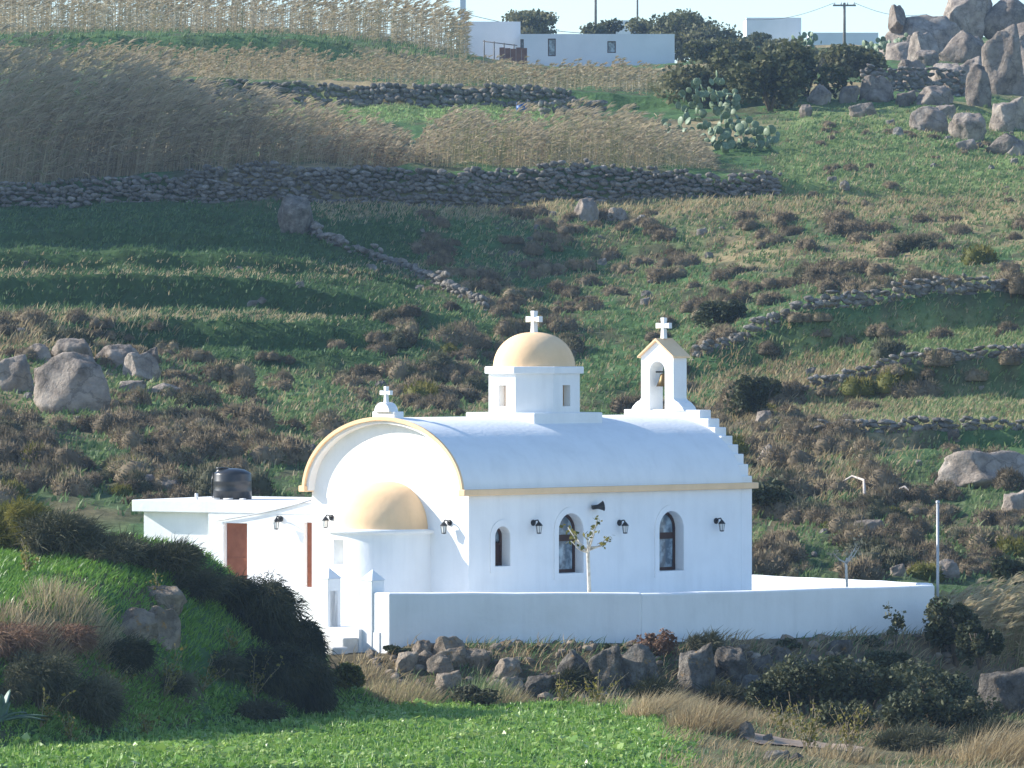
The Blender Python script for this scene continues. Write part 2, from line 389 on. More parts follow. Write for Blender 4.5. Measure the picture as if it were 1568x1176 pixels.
# ground colour: cover (grass, dry grass, soil) by place, painted shade on left terraces
def in_box(px, py, b, soft=18):
    return sstep(b[0] - soft * 2, b[0] + soft, px) * (1 - sstep(b[2] - soft, b[2] + soft * 2, px)) * sstep(b[1] - soft, b[1] + soft, py) * (1 - sstep(b[3] - soft, b[3] + soft, py))
GREEN = np.array([.075, .138, .053]); BRIGHT = np.array([.18, .28, .09]); DRY = np.array([.36, .29, .16]); SCRUB = np.array([.10, .092, .055]); SOIL = np.array([.19, .135, .09])
def ground_col(x, D, px, py):
    n1 = fbm(x * .16, D * .10, 21, 4)[..., None]; n2 = fbm(x * .8, D * .5, 33, 4)[..., None]; n3 = fbm(x * .05, D * .05, 5, 3)[..., None]
    c = GREEN * (1 - sstep(.50, .66, n1)) + DRY * .8 * sstep(.50, .66, n1)
    c = c * (1 - .75 * sstep(.52, .62, n2)) + SCRUB * .75 * sstep(.52, .62, n2)
    def blend(c, w, k): w = np.clip(w, 0, 1)[..., None]; return c * (1 - w) + k * w
    far = sstep(142, 147, D)
    # left terraces are grass, green darkened to paint in their shade
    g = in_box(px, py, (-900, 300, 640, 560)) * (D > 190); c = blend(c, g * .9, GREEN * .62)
    # scrub slope by the knoll
    c = blend(c, in_box(px, py, (-300, 640, 640, 800)) * far * .35, SCRUB)
    c = blend(c, in_box(px, py, (200, 580, 460, 660)) * far * .75, BRIGHT * .9)
    c = blend(c, in_box(px, py, (1100, 700, 1700, 900)) * far * .45, SCRUB)
    # right benches
    for b in ((1210, 500, 1800, 548), (1200, 606, 1800, 655)): c = blend(c, in_box(px, py, b, 8) * far * .85, DRY * .40 + BRIGHT * .65)
    c = blend(c, in_box(px, py, (1210, 160, 1800, 320)) * far * .85, BRIGHT * .75 + DRY * .12)
    c = blend(c, in_box(px, py, (500, 300, 1700, 335), 6) * far * .6, DRY * .8)
    c = blend(c, in_box(px, py, (330, 160, 900, 185), 6) * (D > 265) * .95, BRIGHT * 1.3)
    c = blend(c, in_box(px, py, (150, 138, 700, 163), 3) * (D > 280) * (D < 287) * .6, SOIL)
    # near field
    near = 1 - far
    c = blend(c, near, GREEN * 1.05)
    mound = (mound_z(px, D) > .15) & (D < 128)
    c = blend(c, mound * 1.0 * sstep(.45, .6, n2[..., 0]) * .7, SOIL * .7)
    b1 = bank_front(px); bank = sstep(b1 - 3.6, b1 - 2.6, D) * near * (px > 500)
    c = blend(c, bank * .85, SOIL * .62)
    c = blend(c, near * sstep(1000, 1120, px) * .7, SOIL * .75 + DRY * .2)
    return c * (.82 + .36 * fbm(x * 3.1, D * 2.2, 77, 3)[..., None])
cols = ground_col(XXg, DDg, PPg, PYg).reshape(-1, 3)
V = np.stack([XXg, DDg, ZZg], -1).reshape(-1, 3)
ii = (np.arange(nr - 1)[:, None] * nc + np.arange(nc - 1)[None, :]).ravel()
Q = np.stack([ii, ii + 1, ii + 1 + nc, ii + nc], 1)
gm = bpy.data.materials.new('ground_cover'); gm.use_nodes = True; nt = gm.node_tree; b = nt.nodes['Principled BSDF']
a_ = nt.nodes.new('ShaderNodeAttribute'); a_.attribute_name = 'Col'
ge = nt.nodes.new('ShaderNodeNewGeometry'); nz = nt.nodes.new('ShaderNodeTexNoise'); nz.inputs['Scale'].default_value = 3.0; nz.inputs['Detail'].default_value = 8; nz.inputs['Roughness'].default_value = .7
nt.links.new(ge.outputs['Position'], nz.inputs['Vector'])
hs = nt.nodes.new('ShaderNodeHueSaturation'); mr = nt.nodes.new('ShaderNodeMapRange'); mr.inputs[1].default_value = .3; mr.inputs[2].default_value = .7; mr.inputs[3].default_value = .65; mr.inputs[4].default_value = 1.35
nt.links.new(nz.outputs['Fac'], mr.inputs[0]); nt.links.new(mr.outputs[0], hs.inputs['Value']); nt.links.new(a_.outputs['Color'], hs.inputs['Color']); nt.links.new(hs.outputs[0], b.inputs['Base Color'])
bp = nt.nodes.new('ShaderNodeBump'); bp.inputs['Strength'].default_value = .8; bp.inputs['Distance'].default_value = .15; nt.links.new(nz.outputs['Fac'], bp.inputs['Height']); nt.links.new(bp.outputs['Normal'], b.inputs['Normal'])
b.inputs['Roughness'].default_value = 1; b.inputs['Specular IOR Level'].default_value = .05
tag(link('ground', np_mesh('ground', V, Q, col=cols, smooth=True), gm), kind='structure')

# ------------------------------------------------------------------ chapel
W, LEN, HE, BV = 5.6, 10.2, 3.27, 1.83     # width, length, eave height, vault rise
ZG = 1.43
CH0 = Vector((-1.05, 130.0, ZG))
chapel = empty('chapel', CH0, R(45), 'whitewashed barrel-vaulted chapel with ochre dome, apse and bell tower', 'chapel')
C45 = math.cos(R(45))
def t_of(px):    # along the long wall
    k = (px - CX) / F; return (CH0.x - k * CH0.y) / (k * C45 - C45)
def z_long(px, py):
    D = CH0.y + C45 * t_of(px); return ZC + (HY - py) / F * D - ZG
def v_of(px):    # across the apse wall
    k = (px - CX) / F; return (CH0.x - k * CH0.y) / (k * C45 + C45)
def z_face(px, py):
    D = CH0.y + C45 * v_of(px); return ZC + (HY - py) / F * D - ZG
YC = W / 2
def ell(a, b, n=28, c=YC, z=HE):
    return [(c + a * math.cos(math.pi * i / n), z + b * math.sin(math.pi * i / n)) for i in range(n + 1)]
def arch(x0, x1, z0, z1, n=12):
    r = (x1 - x0) / 2; return [(x0, z0), (x1, z0)] + [((x0 + x1) / 2 + r * math.cos(math.pi * i / n), z1 - r + r * math.sin(math.pi * i / n)) for i in range(n + 1)]
WX = .35   # apse wall thickness
MB().prism([(0, -.6), (W, -.6)] + ell(W / 2, BV - .1), [], 0, WX, lambda a, b, d: (d, a, b)).build('apse_end_wall', M['white'], chapel)
wins = []
for (p0, p1, q0, q1) in ((757.5, 780.5, 806, 867), (855, 892.5, 786, 877.5), (1009, 1046, 782.5, 874)):
    pm = (p0 + p1) / 2
    wins.append((t_of(p0), t_of(p1), z_long(pm, q1), z_long(pm, q0)))
GT = .42   # gable thickness
MB().prism([(WX, -.6), (LEN - GT, -.6), (LEN - GT, HE), (WX, HE)], [arch(*w) for w in wins], 0, .5, lambda a, b, d: (a, d, b)).build('side_wall', M['white'], chapel)
box('rear_side_wall', M['white'], chapel, WX, LEN - GT, W - .45, W, -.6, HE)
# stepped gable
st = [(1.36, 5.24), (1.66, 5.02), (1.90, 4.80), (2.12, 4.58), (2.32, 4.36), (2.51, 4.12), (2.67, 3.86), (2.8, 3.56)]
pr = []; prev = None
for hw, z in st:
    if prev is not None: pr.append((YC - prev, z))
    pr.append((YC - hw, z)); prev = hw
rightp = [(a, z) for a, z in pr]          # near side, going down
leftp = [(2 * YC - a, z) for a, z in pr]
poly = [(0, -.6)] + rightp[::-1] + leftp + [(W, -.6)]
gable = MB().prism(poly, [], LEN - GT, LEN, lambda a, b, d: (d, a, b)).build('stepped_gable', M['white'], chapel, bevel=.02)
# vault roof shell
OV = .22
outer = ell(W / 2 + .05, BV + .02, 40); inner = ell(W / 2 - .10, BV - .13, 40)
vault = MB().prism(outer + inner[::-1], [], -OV, LEN - GT, lambda a, b, d: (d, a, b)).build('vault_roof', M['white'], chapel)
for p in vault.data.polygons: p.use_smooth = True
m_ = vault.modifiers.new('es', 'EDGE_SPLIT'); m_.split_angle = R(35)
MB().prism(ell(W / 2 + .075, BV + .04, 40) + ell(W / 2 - .02, BV - .055, 40)[::-1], [], -OV - .07, -OV, lambda a, b, d: (d, a, b)).build('arch_moulding', M['tan'], chapel, bevel=.015)
for y0, y1 in ((-.17, .06), (W - .06, W + .17)):
    box('eave_moulding', M['tan'], chapel, -OV - .09, LEN + .07, y0, y1, HE - .03, HE + .125, .02)
# windows
for i, (x0, x1, z0, z1) in enumerate(wins):
    w = MB().prism(arch(x0 + .002, x1 - .002, z0 + .002, z1 - .002), [arch(x0 + .075, x1 - .075, z0 + .085, z1 - .075)], .27, .34, lambda a, b, d: (a, d, b)).build('window', M['frame'], chapel)
    zm = z0 + (z1 - z0) * .57
    box('transom', M['frame'], w, x0 + .07, x1 - .07, .275, .345, zm - .06, zm + .10 if i else zm + .0)
    def clip(n0, n1):
        r = (x1 - x0) / 2 - .06; return r
    MB().prism([(x0 + .06, z0 + .07), (x1 - .06, z0 + .07), (x1 - .06, zm - .04), (x0 + .06, zm - .04)], [], .30, .315, lambda a, b, d: (a, d, b)).build('pane', M['glass'] if i else M['frame'], w)
    MB().prism(arch(x0 + .06, x1 - .06, zm + .04, z1 - .06), [], .30, .315, lambda a, b, d: (a, d, b)).build('pane', M['glass'], w)
    e = .16
    MB().prism(arch(x0 - e, x1 + e, z0 - e, z1 + e, 16), [arch(x0 - .004, x1 + .004, z0 - .004, z1 + .004, 16)], -.022, .0, lambda a, b, d: (a, d, b)).build('surround', M['white'], w)
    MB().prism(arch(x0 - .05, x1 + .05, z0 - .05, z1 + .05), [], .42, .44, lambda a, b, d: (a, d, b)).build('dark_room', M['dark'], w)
# apse
RA = 1.47; zc = 3.83 - ZG - .02
def half(prof, mat_, name, parent, seg=40, smooth=True):
    mb = MB(); mb.lathe(prof, seg, math.pi / 2, 1.5 * math.pi, (0, YC, 0), smooth)
    o = mb.build(name, mat_, parent); return o
# niche window: an opening in the apse wall
def apse_shell():
    mb = MB(); a0, a1 = math.pi / 2, 1.5 * math.pi; n = 48
    # photo columns of the niche -> angle
    na, nb = math.radians(158), math.radians(177)
    zs = [-.6, 1.53, 2.13, zc]
    angs = sorted([a0 + (a1 - a0) * i / n for i in range(n + 1)] + [na, nb])
    P_ = lambda r, a, z: (r * math.cos(a), YC + r * math.sin(a), z)
    for k in range(len(angs) - 1):
        for j in range(3):
            a, c = angs[k], angs[k + 1]
            if j == 1 and a >= na - 1e-6 and c <= nb + 1e-6: continue
            mb.add([P_(RA, a, zs[j]), P_(RA, c, zs[j]), P_(RA, c, zs[j + 1]), P_(RA, a, zs[j + 1])], [(0, 1, 2, 3)], True)
    r2 = RA - .32; z0, z1 = zs[1], zs[2]
    q = [P_(RA, na, z0), P_(RA, nb, z0), P_(RA, nb, z1), P_(RA, na, z1), P_(r2, na, z0), P_(r2, nb, z0), P_(r2, nb, z1), P_(r2, na, z1)]
    mb.add(q, [(0, 1, 5, 4), (1, 2, 6, 5), (2, 3, 7, 6), (3, 0, 4, 7), (4, 5, 6, 7)])
    return mb.build('apse', M['white'], chapel)
apse = apse_shell()
half([(RA - .02, zc - .10), (RA + .12, zc - .07), (RA + .13, zc), (RA - .25, zc + .03)], M['white'], 'cornice', apse, 48)
pr = [(1.37 * math.cos(a) ** .92, zc + .015 + 1.15 * math.sin(a)) for a in [i / 16 * math.pi / 2 for i in range(17)]]
pr[-1] = (0.001, pr[-1][1])
half(pr, M['tan'], 'half_dome', apse, 40)
# drum
TC = 5.08
drum = empty('drum', (TC, YC, 0)); drum.parent = chapel
drum.name = 'drum'
def oct_ring(ap, z0, z1, mb=None):
    mb = mb or MB(); r = ap / math.cos(math.pi / 8)
    vs = [(r * math.cos(math.pi / 8 + k * math.pi / 4), r * math.sin(math.pi / 8 + k * math.pi / 4), z) for z in (z0, z1) for k in range(8)]
    return mb.add(vs, [(k, (k + 1) % 8, 8 + (k + 1) % 8, 8 + k) for k in range(8)] + [tuple(range(8))[::-1], tuple(range(8, 16))])
box('drum_base', M['white'], drum, -1.23, 1.23, -1.23, 1.23, 4.5, 5.21, .03)
# octagon walls with slot windows on the four axial faces
mb = MB(); ap = 1.15; hw = ap * math.tan(math.pi / 8)
for k in range(8):
    a = k * math.pi / 4; n = Vector((math.cos(a), math.sin(a), 0)); u = Vector((-math.sin(a), math.cos(a), 0))
    holes = [[(-.135, 5.37), (.135, 5.37), (.135, 5.90), (-.135, 5.90)]] if k % 2 == 0 else []
    mb.prism([(-hw, 5.2), (hw, 5.2), (hw, 6.2), (-hw, 6.2)], holes, 0, .22, lambda s, z, d, n=n, u=u: n * (ap - d) + u * (s * (1 - d * .3)) + Vector((0, 0, z)))
mb.build('drum_wall', M['white'], drum)
oct_ring(.90, 5.2, 6.19).build('drum_core', M['tan'], drum)
oct_ring(1.25, 6.19, 6.37).build('cornice', M['white'], drum, bevel=.025)
prof = [(1.04 * math.cos(a) ** .86, 6.36 + .88 * math.sin(a) ** 1.02) for a in [i / 20 * math.pi / 2 for i in range(20)]] + [(.001, 7.245)]
MB().lathe(prof, 48).build('dome', M['tan'], drum)
def cross(name, parent, x, y, z, h, w, th=.07, arm=.62):
    """cross with slightly flared arms, in the y-z plane"""
    t = h * .085
    def bar(p0, p1, t0, t1, horiz):
        if horiz: return [(p0, z + h * arm - t0), (p1, z + h * arm - t1), (p1, z + h * arm + t1), (p0, z + h * arm + t0)]
        return [(-t0, p0), (t0, p0), (t1, p1), (-t1, p1)]
    pts = [(-t * 1.5, z), (t * 1.5, z), (t, z + h * arm - t), (w / 2, z + h * arm - t * 1.6), (w / 2, z + h * arm + t * 1.6), (t, z + h * arm + t), (t * 1.5, z + h), (-t * 1.5, z + h), (-t, z + h * arm + t), (-w / 2, z + h * arm + t * 1.6), (-w / 2, z + h * arm - t * 1.6), (-t, z + h * arm - t)]
    return MB().prism(pts, [], x - th, x + th, lambda a, b, d: (d, y + a, b)).build(name, M['white'], parent, bevel=.012)
cross('cross', drum, 0, 0, 7.22, .56, .48)
# finial over the apse wall
fin = box('finial_base', M['white'], chapel, -OV + .02, .12, YC - .40, YC + .40, 5.02, 5.27, .02)
MB().prism([(YC - .27, 5.26), (YC + .27, 5.26)] + [(YC + .27 * math.cos(math.pi * i / 12), 5.26 + .24 * math.sin(math.pi * i / 12)) for i in range(13)], [], -.26, .05, lambda a, b, d: (d, a, b)).build('finial', M['white'], fin, bevel=.02)
cross('cross', fin, -.1, YC, 5.47, .42, .38, .05)
# bell tower
BX, BY = LEN - GT / 2, YC + .12
bt = empty('bell_tower', (BX, BY, 0)); bt.parent = chapel
hw_, hd_ = .58, .25; z0, ze, zr = 5.22, 6.62, 7.02
out = [(-.95, z0), (-.93, z0 + .02), (-.88, z0 + .10), (-.76, z0 + .20), (-hw_ - .04, z0 + .27), (-hw_, z0 + .32), (-hw_, ze), (0, zr), (hw_, ze), (hw_, z0 + .32), (hw_ + .04, z0 + .27), (.76, z0 + .20), (.88, z0 + .10), (.93, z0 + .02), (.95, z0)]
MB().prism(out, [arch(-.27, .27, z0 + .004, 6.50)], -hd_, hd_, lambda a, b, d: (d, a, b)).build('tower_wall', M['white'], bt, bevel=.012)
sl = (zr - ze) / hw_; t = .06; ex = .07
ro = [(-hw_ - ex, ze - sl * ex + .004), (0, zr + .004), (hw_ + ex, ze - sl * ex + .004), (hw_ + ex, ze - sl * ex + t), (0, zr + t + .02), (-hw_ - ex, ze - sl * ex + t)]
MB().prism(ro, [], -hd_ - .08, hd_ + .08, lambda a, b, d: (d, a, b)).build('tower_roof', M['tan'], bt, bevel=.015)
cross('cross', bt, 0, 0, zr + t, .55, .48, .06)
MB().tube([(0, -.3, 6.22), (0, .3, 6.22)], .025).build('bell_bar', M['black_metal'], bt)
MB().lathe([(.0, .34), (.06, .34), (.10, .30), (.13, .16), (.20, .0), (.18, 0)], 16, c=(0, 0, 5.84)).build('bell', M['bell'], bt)

# ------------------------------------------------------------------ annex
AN0 = Vector(((486 - CX) / F * 135.0, 135.0, ZG))     # front right corner, behind the chapel's corner
AANG = math.atan2(-.5, .866)                          # the wall runs back to the left
annex = empty('annex', AN0, AANG, 'long flat-roofed white annex joined to the left end of the chapel', 'building')
au = Vector((math.cos(AANG), math.sin(AANG)))
def s_of(px):   # local x (negative to the left) on the annex front plane
    k = (px - CX) / F; return (k * AN0.y - AN0.x) / (au.x - k * au.y)
def za(px, py):
    return ZC + (HY - py) / F * (AN0.y + au.y * s_of(px)) - ZG
xl, xm, xe = s_of(205), s_of(319), 2.2
zt = 2.93; zb = zt - .30
d1 = (s_of(342), s_of(378.5), -.05, za(360, 801)); d2 = (s_of(465), s_of(465) + .82, .0, za(478, 800))
MB().prism([(xm, -.6), (xe, -.6), (xe, zb), (xm, zb)], [[(d[0], d[2]), (d[1], d[2]), (d[1], d[3]), (d[0], d[3])] for d in (d1, d2)], 0, .3, lambda a, b, d: (a, d, b)).build('front_wall', M['white'], annex)
box('porch_wall', M['white'], annex, xl + .12, xm, .28, .55, -.6, zb)
box('left_end_wall', M['white'], annex, xl + .12, xl + .4, .55, 4, -.6, zb)
box('rear_wall', M['white'], annex, xl + .12, xe, 4, 4.3, -.6, zb)
box('roof_slab', M['white'], annex, xl - .05, xe, -.02, 4.4, zb, zt, .015)
for d in (d1, d2):
    o = box('door', M['door'], annex, d[0] + .01, d[1] - .01, .16, .21, d[2], d[3] - .01)
    for k in range(1, 4): box('door_batten', M['door'], o, d[0] + .03, d[1] - .03, .145, .159, d[2] + k * .5 - .04, d[2] + k * .5 + .04)
    MB().tube([(d[1] - .10, .15, d[2] + 1.0), (d[1] - .10, .10, d[2] + 1.0), (d[1] - .2, .10, d[2] + 1.0)], .015).build('door_handle', M['black_metal'], o)
MB().tube([(s_of(268), 1.0, zt), (s_of(268), 1.0, zt + .16)], .045, 8).build('vent_pipe', M['white'], annex)
for k in range(3): MB().tube([(s_of(278) + k * .5, 1.2, zt + .02), (s_of(300) + k * .4, 1.1, zt + .035)], .02).build('roof_pipe', M['galv'], annex)
# water tank
X_ = lambda px, D: (px - CX) / F * D
tx = s_of(356); tp = annex.matrix_world
tl = Vector((X_(356, 138.3), 138.3, ZG + zt))
tank = empty('water_tank', tl, 0, 'black plastic water tank standing on the flat roof of the annex', 'water tank')
prof = [(0.001, 0), (.48, 0), (.50, .03), (.495, .2), (.505, .22), (.495, .24), (.495, .44), (.505, .46), (.495, .48), (.49, .64), (.47, .685), (.30, .77), (.10, .80), (.001, .80)]
MB().lathe(prof, 40).build('tank_body', M['tank'], tank)
MB().lathe([(.001, .0), (.17, .0), (.17, .03), (.15, .035), (.15, .09), (.17, .09), (.17, .12), (.001, .13)], 20, c=(-.27, 0, .70)).build('tank_lid', M['tank'], tank)
MB().tube([(-.49, -.05, .7), (-.53, -.07, .45), (-.52, -.08, 0.02)], .015).build('inlet_pipe', M['tank'], tank)
# cable from annex to chapel
def apt(px, py, off): 
    s = s_of(px); return Vector((AN0.x + au.x * s + au.y * off, AN0.y + au.y * s - au.x * off, ZC + (HY - py) / F * (AN0.y + au.y * s)))
cp0, cp1 = apt(334, 797, .04), apt(478, 766, .04)
pts = [cp0.lerp(cp1, i / 8) + Vector((0, 0, -.05 * math.sin(math.pi * i / 8))) for i in range(9)]
tag(MB().tube(pts, .017, 5).build('cable', M['galv']), 'thin grey cable running slantwise across the annex front', 'cable')

# ------------------------------------------------------------------ wall lamps and loudspeaker
def wall_lamp(loc, rz, label):
    """black bracket with a small lantern; local -Y points away from the wall"""
    o = empty('wall_lamp', loc, rz, label, 'wall lamp', 'lantern lamps on the chapel and annex walls')
    MB().lathe([(.001, 0), (.075, 0), (.075, .03), (.001, .035)], 16).build('back_plate', M['black_metal'], o, (0, 0, .04), (R(90), 0, 0))
    MB().tube([(0, -.03, .04), (0, -.10, .10), (0, -.17, .11), (0, -.21, .06)], .018, 6).build('bracket', M['black_metal'], o)
    MB().lathe([(.001, .10), (.03, .09), (.085, .02), (.095, .0), (.001, .0)], 8, c=(0, -.21, -.03), smooth=False).build('lamp_cap', M['black_metal'], o)
    g = MB().lathe([(.075, 0), (.05, -.17), (.001, -.17)], 6, c=(0, -.21, -.03), smooth=False).build('lantern_glass', M['lamp_glass'], o)
    MB().lathe([(.055, -.165), (.06, -.19), (.001, -.20)], 6, c=(0, -.21, -.03), smooth=False).build('lantern_foot', M['black_metal'], g)
    for k in range(6):
        a = k * math.pi / 3
        MB().tube([(.077 * math.cos(a), -.21 + .077 * math.sin(a), -.03), (.052 * math.cos(a), -.21 + .052 * math.sin(a), -.20)], .007, 4).build('lantern_bar', M['black_metal'], g)
    return o
def on_long(px, py, off=0):
    t = t_of(px); return Vector((CH0.x + C45 * t + C45 * off, CH0.y + C45 * t - C45 * off, ZG + z_long(px, py)))
def on_face(px, py, off=0):
    v = v_of(px); return Vector((CH0.x - C45 * v - C45 * off, CH0.y + C45 * v - C45 * off, ZG + z_face(px, py)))
for px, py, l in ((816, 803, 'black lantern wall lamp between the small window and the middle window'),
                  (948, 803, 'black lantern wall lamp between the middle window and the right window'),
                  (1096, 800, 'black lantern wall lamp right of the rightmost window')):
    wall_lamp(on_long(px, py), R(45), l)
for px, py, l in ((508, 795, 'black lantern wall lamp left of the apse dome'), (689, 803, 'black lantern wall lamp right of the apse dome')):
    wall_lamp(on_face(px, py), R(-45), l)
wall_lamp(apt(430, 797, 0), AANG, 'black lantern wall lamp on the annex between its two doors')
ls = empty('loudspeaker', on_long(906, 776), R(45), 'grey horn loudspeaker fixed under the eave above the middle window', 'loudspeaker')
box('bracket', M['galv'], ls, -.03, .03, -.12, 0, -.05, .05)
hb = MB().lathe([(.001, -.12), (.05, -.12), (.055, .02), (.065, .05), (.115, .16), (.13, .17), (.12, .165), (.04, .08), (.001, .08)], 20).build('horn', M['black_metal'], ls, (0.02, -.16, .0), (R(82), 0, R(62)))

# ------------------------------------------------------------------ churchyard wall with gate
ZT = 2.45
yard = empty('churchyard_wall', at(593, 985, 127.0), 0, 'white plastered churchyard wall with gate pillars in front of the chapel', 'wall')
yo = yard.location
def wall_run(name, pts, th=.34, top=None, zb=.2):
    """thick wall along a polyline of (x,y,ztop); slightly wavy top, rounded by bevel"""
    P2 = [Vector((p[0], p[1])) for p in pts]; vs = []; fs = []
    segs = []
    for i in range(len(pts) - 1):
        n = max(1, int((P2[i + 1] - P2[i]).length / .9))
        for k in range(n): segs.append((P2[i].lerp(P2[i + 1], k / n), pts[i][2] + (pts[i + 1][2] - pts[i][2]) * k / n))
    segs.append((P2[-1], pts[-1][2]))
    for i, (p, z) in enumerate(segs):
        a = segs[max(i - 1, 0)][0]; c = segs[min(i + 1, len(segs) - 1)][0]; d = (c - a).normalized(); nrm = Vector((-d.y, d.x))
        z = z + random.uniform(-.012, .012)
        for q, zz in ((p - nrm * 0, zb), (p - nrm * 0, z), (p + nrm * th, z), (p + nrm * th, zb)):
            vs.append((q.x - yo.x, q.y - yo.y, zz - yo.z))
    n = len(segs)
    for i in range(n - 1):
        for k in range(4): fs.append((i * 4 + k, i * 4 + (k + 1) % 4, i * 4 + 4 + (k + 1) % 4, i * 4 + 4 + k))
    fs += [(0, 1, 2, 3), tuple((n - 1) * 4 + k for k in (3, 2, 1, 0))]
    return MB().add(vs, fs).build(name, M['wall'], yard, bevel=.045)
X = lambda px, D: (px - CX) / F * D
A = (X(594, 127), 127.0); B = (X(982, 127.05), 127.05); Cc = (X(1432, 131.6), 131.6); Dd = (X(1418, 139), 139.0); Ee = (X(1148, 150), 150.0); Ef = (X(1110, 152), 152.0)
wall_run('front_wall_left', [(*A, ZT), (*B, ZT)])
wall_run('front_wall_right', [(B[0] + .004, B[1] + .004, ZT - .025), (*Cc, ZT - .02)])
wall_run('end_wall', [(Cc[0] - .02, Cc[1] + .34, ZT), (*Dd, 2.17), (*Ee, 1.93), (*Ef, 1.9)], .3)
# left side wall runs back to the left from A
ud = Vector((-C45, C45))
def LW(s): return (A[0] + ud.x * s, A[1] + ud.y * s)
g0, g1 = .92, 2.05
wall_run('side_wall_front', [(*LW(g0 + .02), ZT), (A[0] + .02, A[1] + .03, ZT)][::1], .34)
wall_run('side_wall_rear', [(*LW(9.0), ZT + .05), (*LW(g1), ZT + .02)], .34)
def pillar(s, name='gate_pillar'):
    p = LW(s); o = empty(name, (p[0] - yo.x, p[1] - yo.y, 0), R(45)); o.parent = yard
    z0 = .8 - yo.z; z1 = 2.72 - yo.z; h = .2
    MB().box(-.02, .40, -h, h, z0, z1).build('pillar_shaft', M['wall'], o, bevel=.02)
    MB().add([(-.04, -h - .02, z1), (.42, -h - .02, z1), (.42, h + .02, z1), (-.04, h + .02, z1), (.19, 0, z1 + .26)], [(0, 1, 4), (1, 2, 4), (2, 3, 4), (3, 0, 4), (3, 2, 1, 0)]).build('pillar_cap', M['wall'], o)
    return o
pillar(g0 - .19); pillar(g1 + .2)
# threshold and step
pm_ = LW((g0 + g1) / 2)
st_ = empty('gate_step', (pm_[0] - yo.x, pm_[1] - yo.y, 0), R(45)); st_.parent = yard
box('threshold', M['wall'], st_, -.12, .6, -.62, .62, .6 - yo.z, 1.56 - yo.z, .02)
box('step', M['step'], st_, -.62, -.125, -.60, .66, .6 - yo.z, 1.36 - yo.z, .03)
box('step', M['step'], st_, -1.15, -.625, -.8, .78, .4 - yo.z, 1.16 - yo.z, .04)
# courtyard floor
fl = [LW(.3), (B[0], B[1] + .3), (Cc[0] - .4, Cc[1] + .3), (Dd[0] - .1, Dd[1]), (X(1380, 140.5), 140.5), (X(430, 140.5), 140.5), LW(8.8)]
tag(MB().prism([(p[0], p[1]) for p in fl], [], .7, ZG + .06, lambda a, b, d: (a, b, d)).build('courtyard_floor', M['wall']), kind='structure')

# ------------------------------------------------------------------ rocks
def rock_mesh(name, seed, sub=4, rough=.2, smooth=True, npl=16):
    from mathutils import noise as mn
    bm = bmesh.new(); bmesh.ops.create_icosphere(bm, subdivisions=sub, radius=1)
    r = np.random.default_rng(seed)
    planes = [(Vector(r.normal(size=3)).normalized(), r.uniform(.55, .88)) for _ in range(npl)]
    off = Vector(r.uniform(0, 50, 3))
    for v in bm.verts:
        p = v.co.copy()
        for n, d in planes:
            k = p.dot(n)
            if k > d: p -= n * (k - d) * .95
        f = 1 + rough * (mn.fractal(p * 2.2 + off, .9, 2.1, 5)) * .45 - rough * .5 * max(0, .25 - abs(mn.noise(p * 1.5 + off * 2))) 
        v.co = p * f
    me = bpy.data.meshes.new(name); bm.to_mesh(me); bm.free()
    me.polygons.foreach_set('use_smooth', [smooth] * len(me.polygons))
    return me
ROCK = [rock_mesh('rock_shape', 100 + i, 4, .30, True, 22) for i in range(8)]
STONE = [rock_mesh('stone_shape', 200 + i, 2, .15, False, 9) for i in range(6)]
for me in ROCK: me.materials.append(M['rock'])
for me in STONE: me.materials.append(M['drystone'])
ROCKS = {}
def rock_of(k, m):
    key = (k, m.name)
    if key not in ROCKS:
        me = ROCK[k].copy(); me.materials.clear(); me.materials.append(m); ROCKS[key] = me
    return ROCKS[key]
rk = [0]
def boulder(px0, py0, px1, py1, label, name='boulder', m=None, D=None, dmin=141.0, depth=None, tilt=0, group=None, sink=.34):
    """rock filling this box of the photo; its distance comes from the ground at its foot"""
    pxm = (px0 + px1) / 2
    if D is None: D = ground_D(pxm, py1 - (py1 - py0) * .1, dmin)
    s = D / F; w = (px1 - px0) * s; h = (py1 - py0) * s; dp = depth or (w + h) / 2 * .8
    c = at(pxm, (py0 + py1) / 2, D + dp * .25)
    rk[0] += 1; k = rk[0] % 8
    me = rock_of(k, m or M['rock_far'])
    ex = np.array([v.co[:] for v in me.vertices]); lo, hi = ex.min(0), ex.max(0)
    o = link(name, me, None, None, c - Vector((0, 0, h * sink / 2)), (0, R(tilt), 0))
    sc = Vector((w / (hi[0] - lo[0]), dp / (hi[1] - lo[1]), h * (1 + sink) / (hi[2] - lo[2]))); o.scale = sc
    return tag(o, label, 'boulder' if name == 'boulder' else 'rock', group)
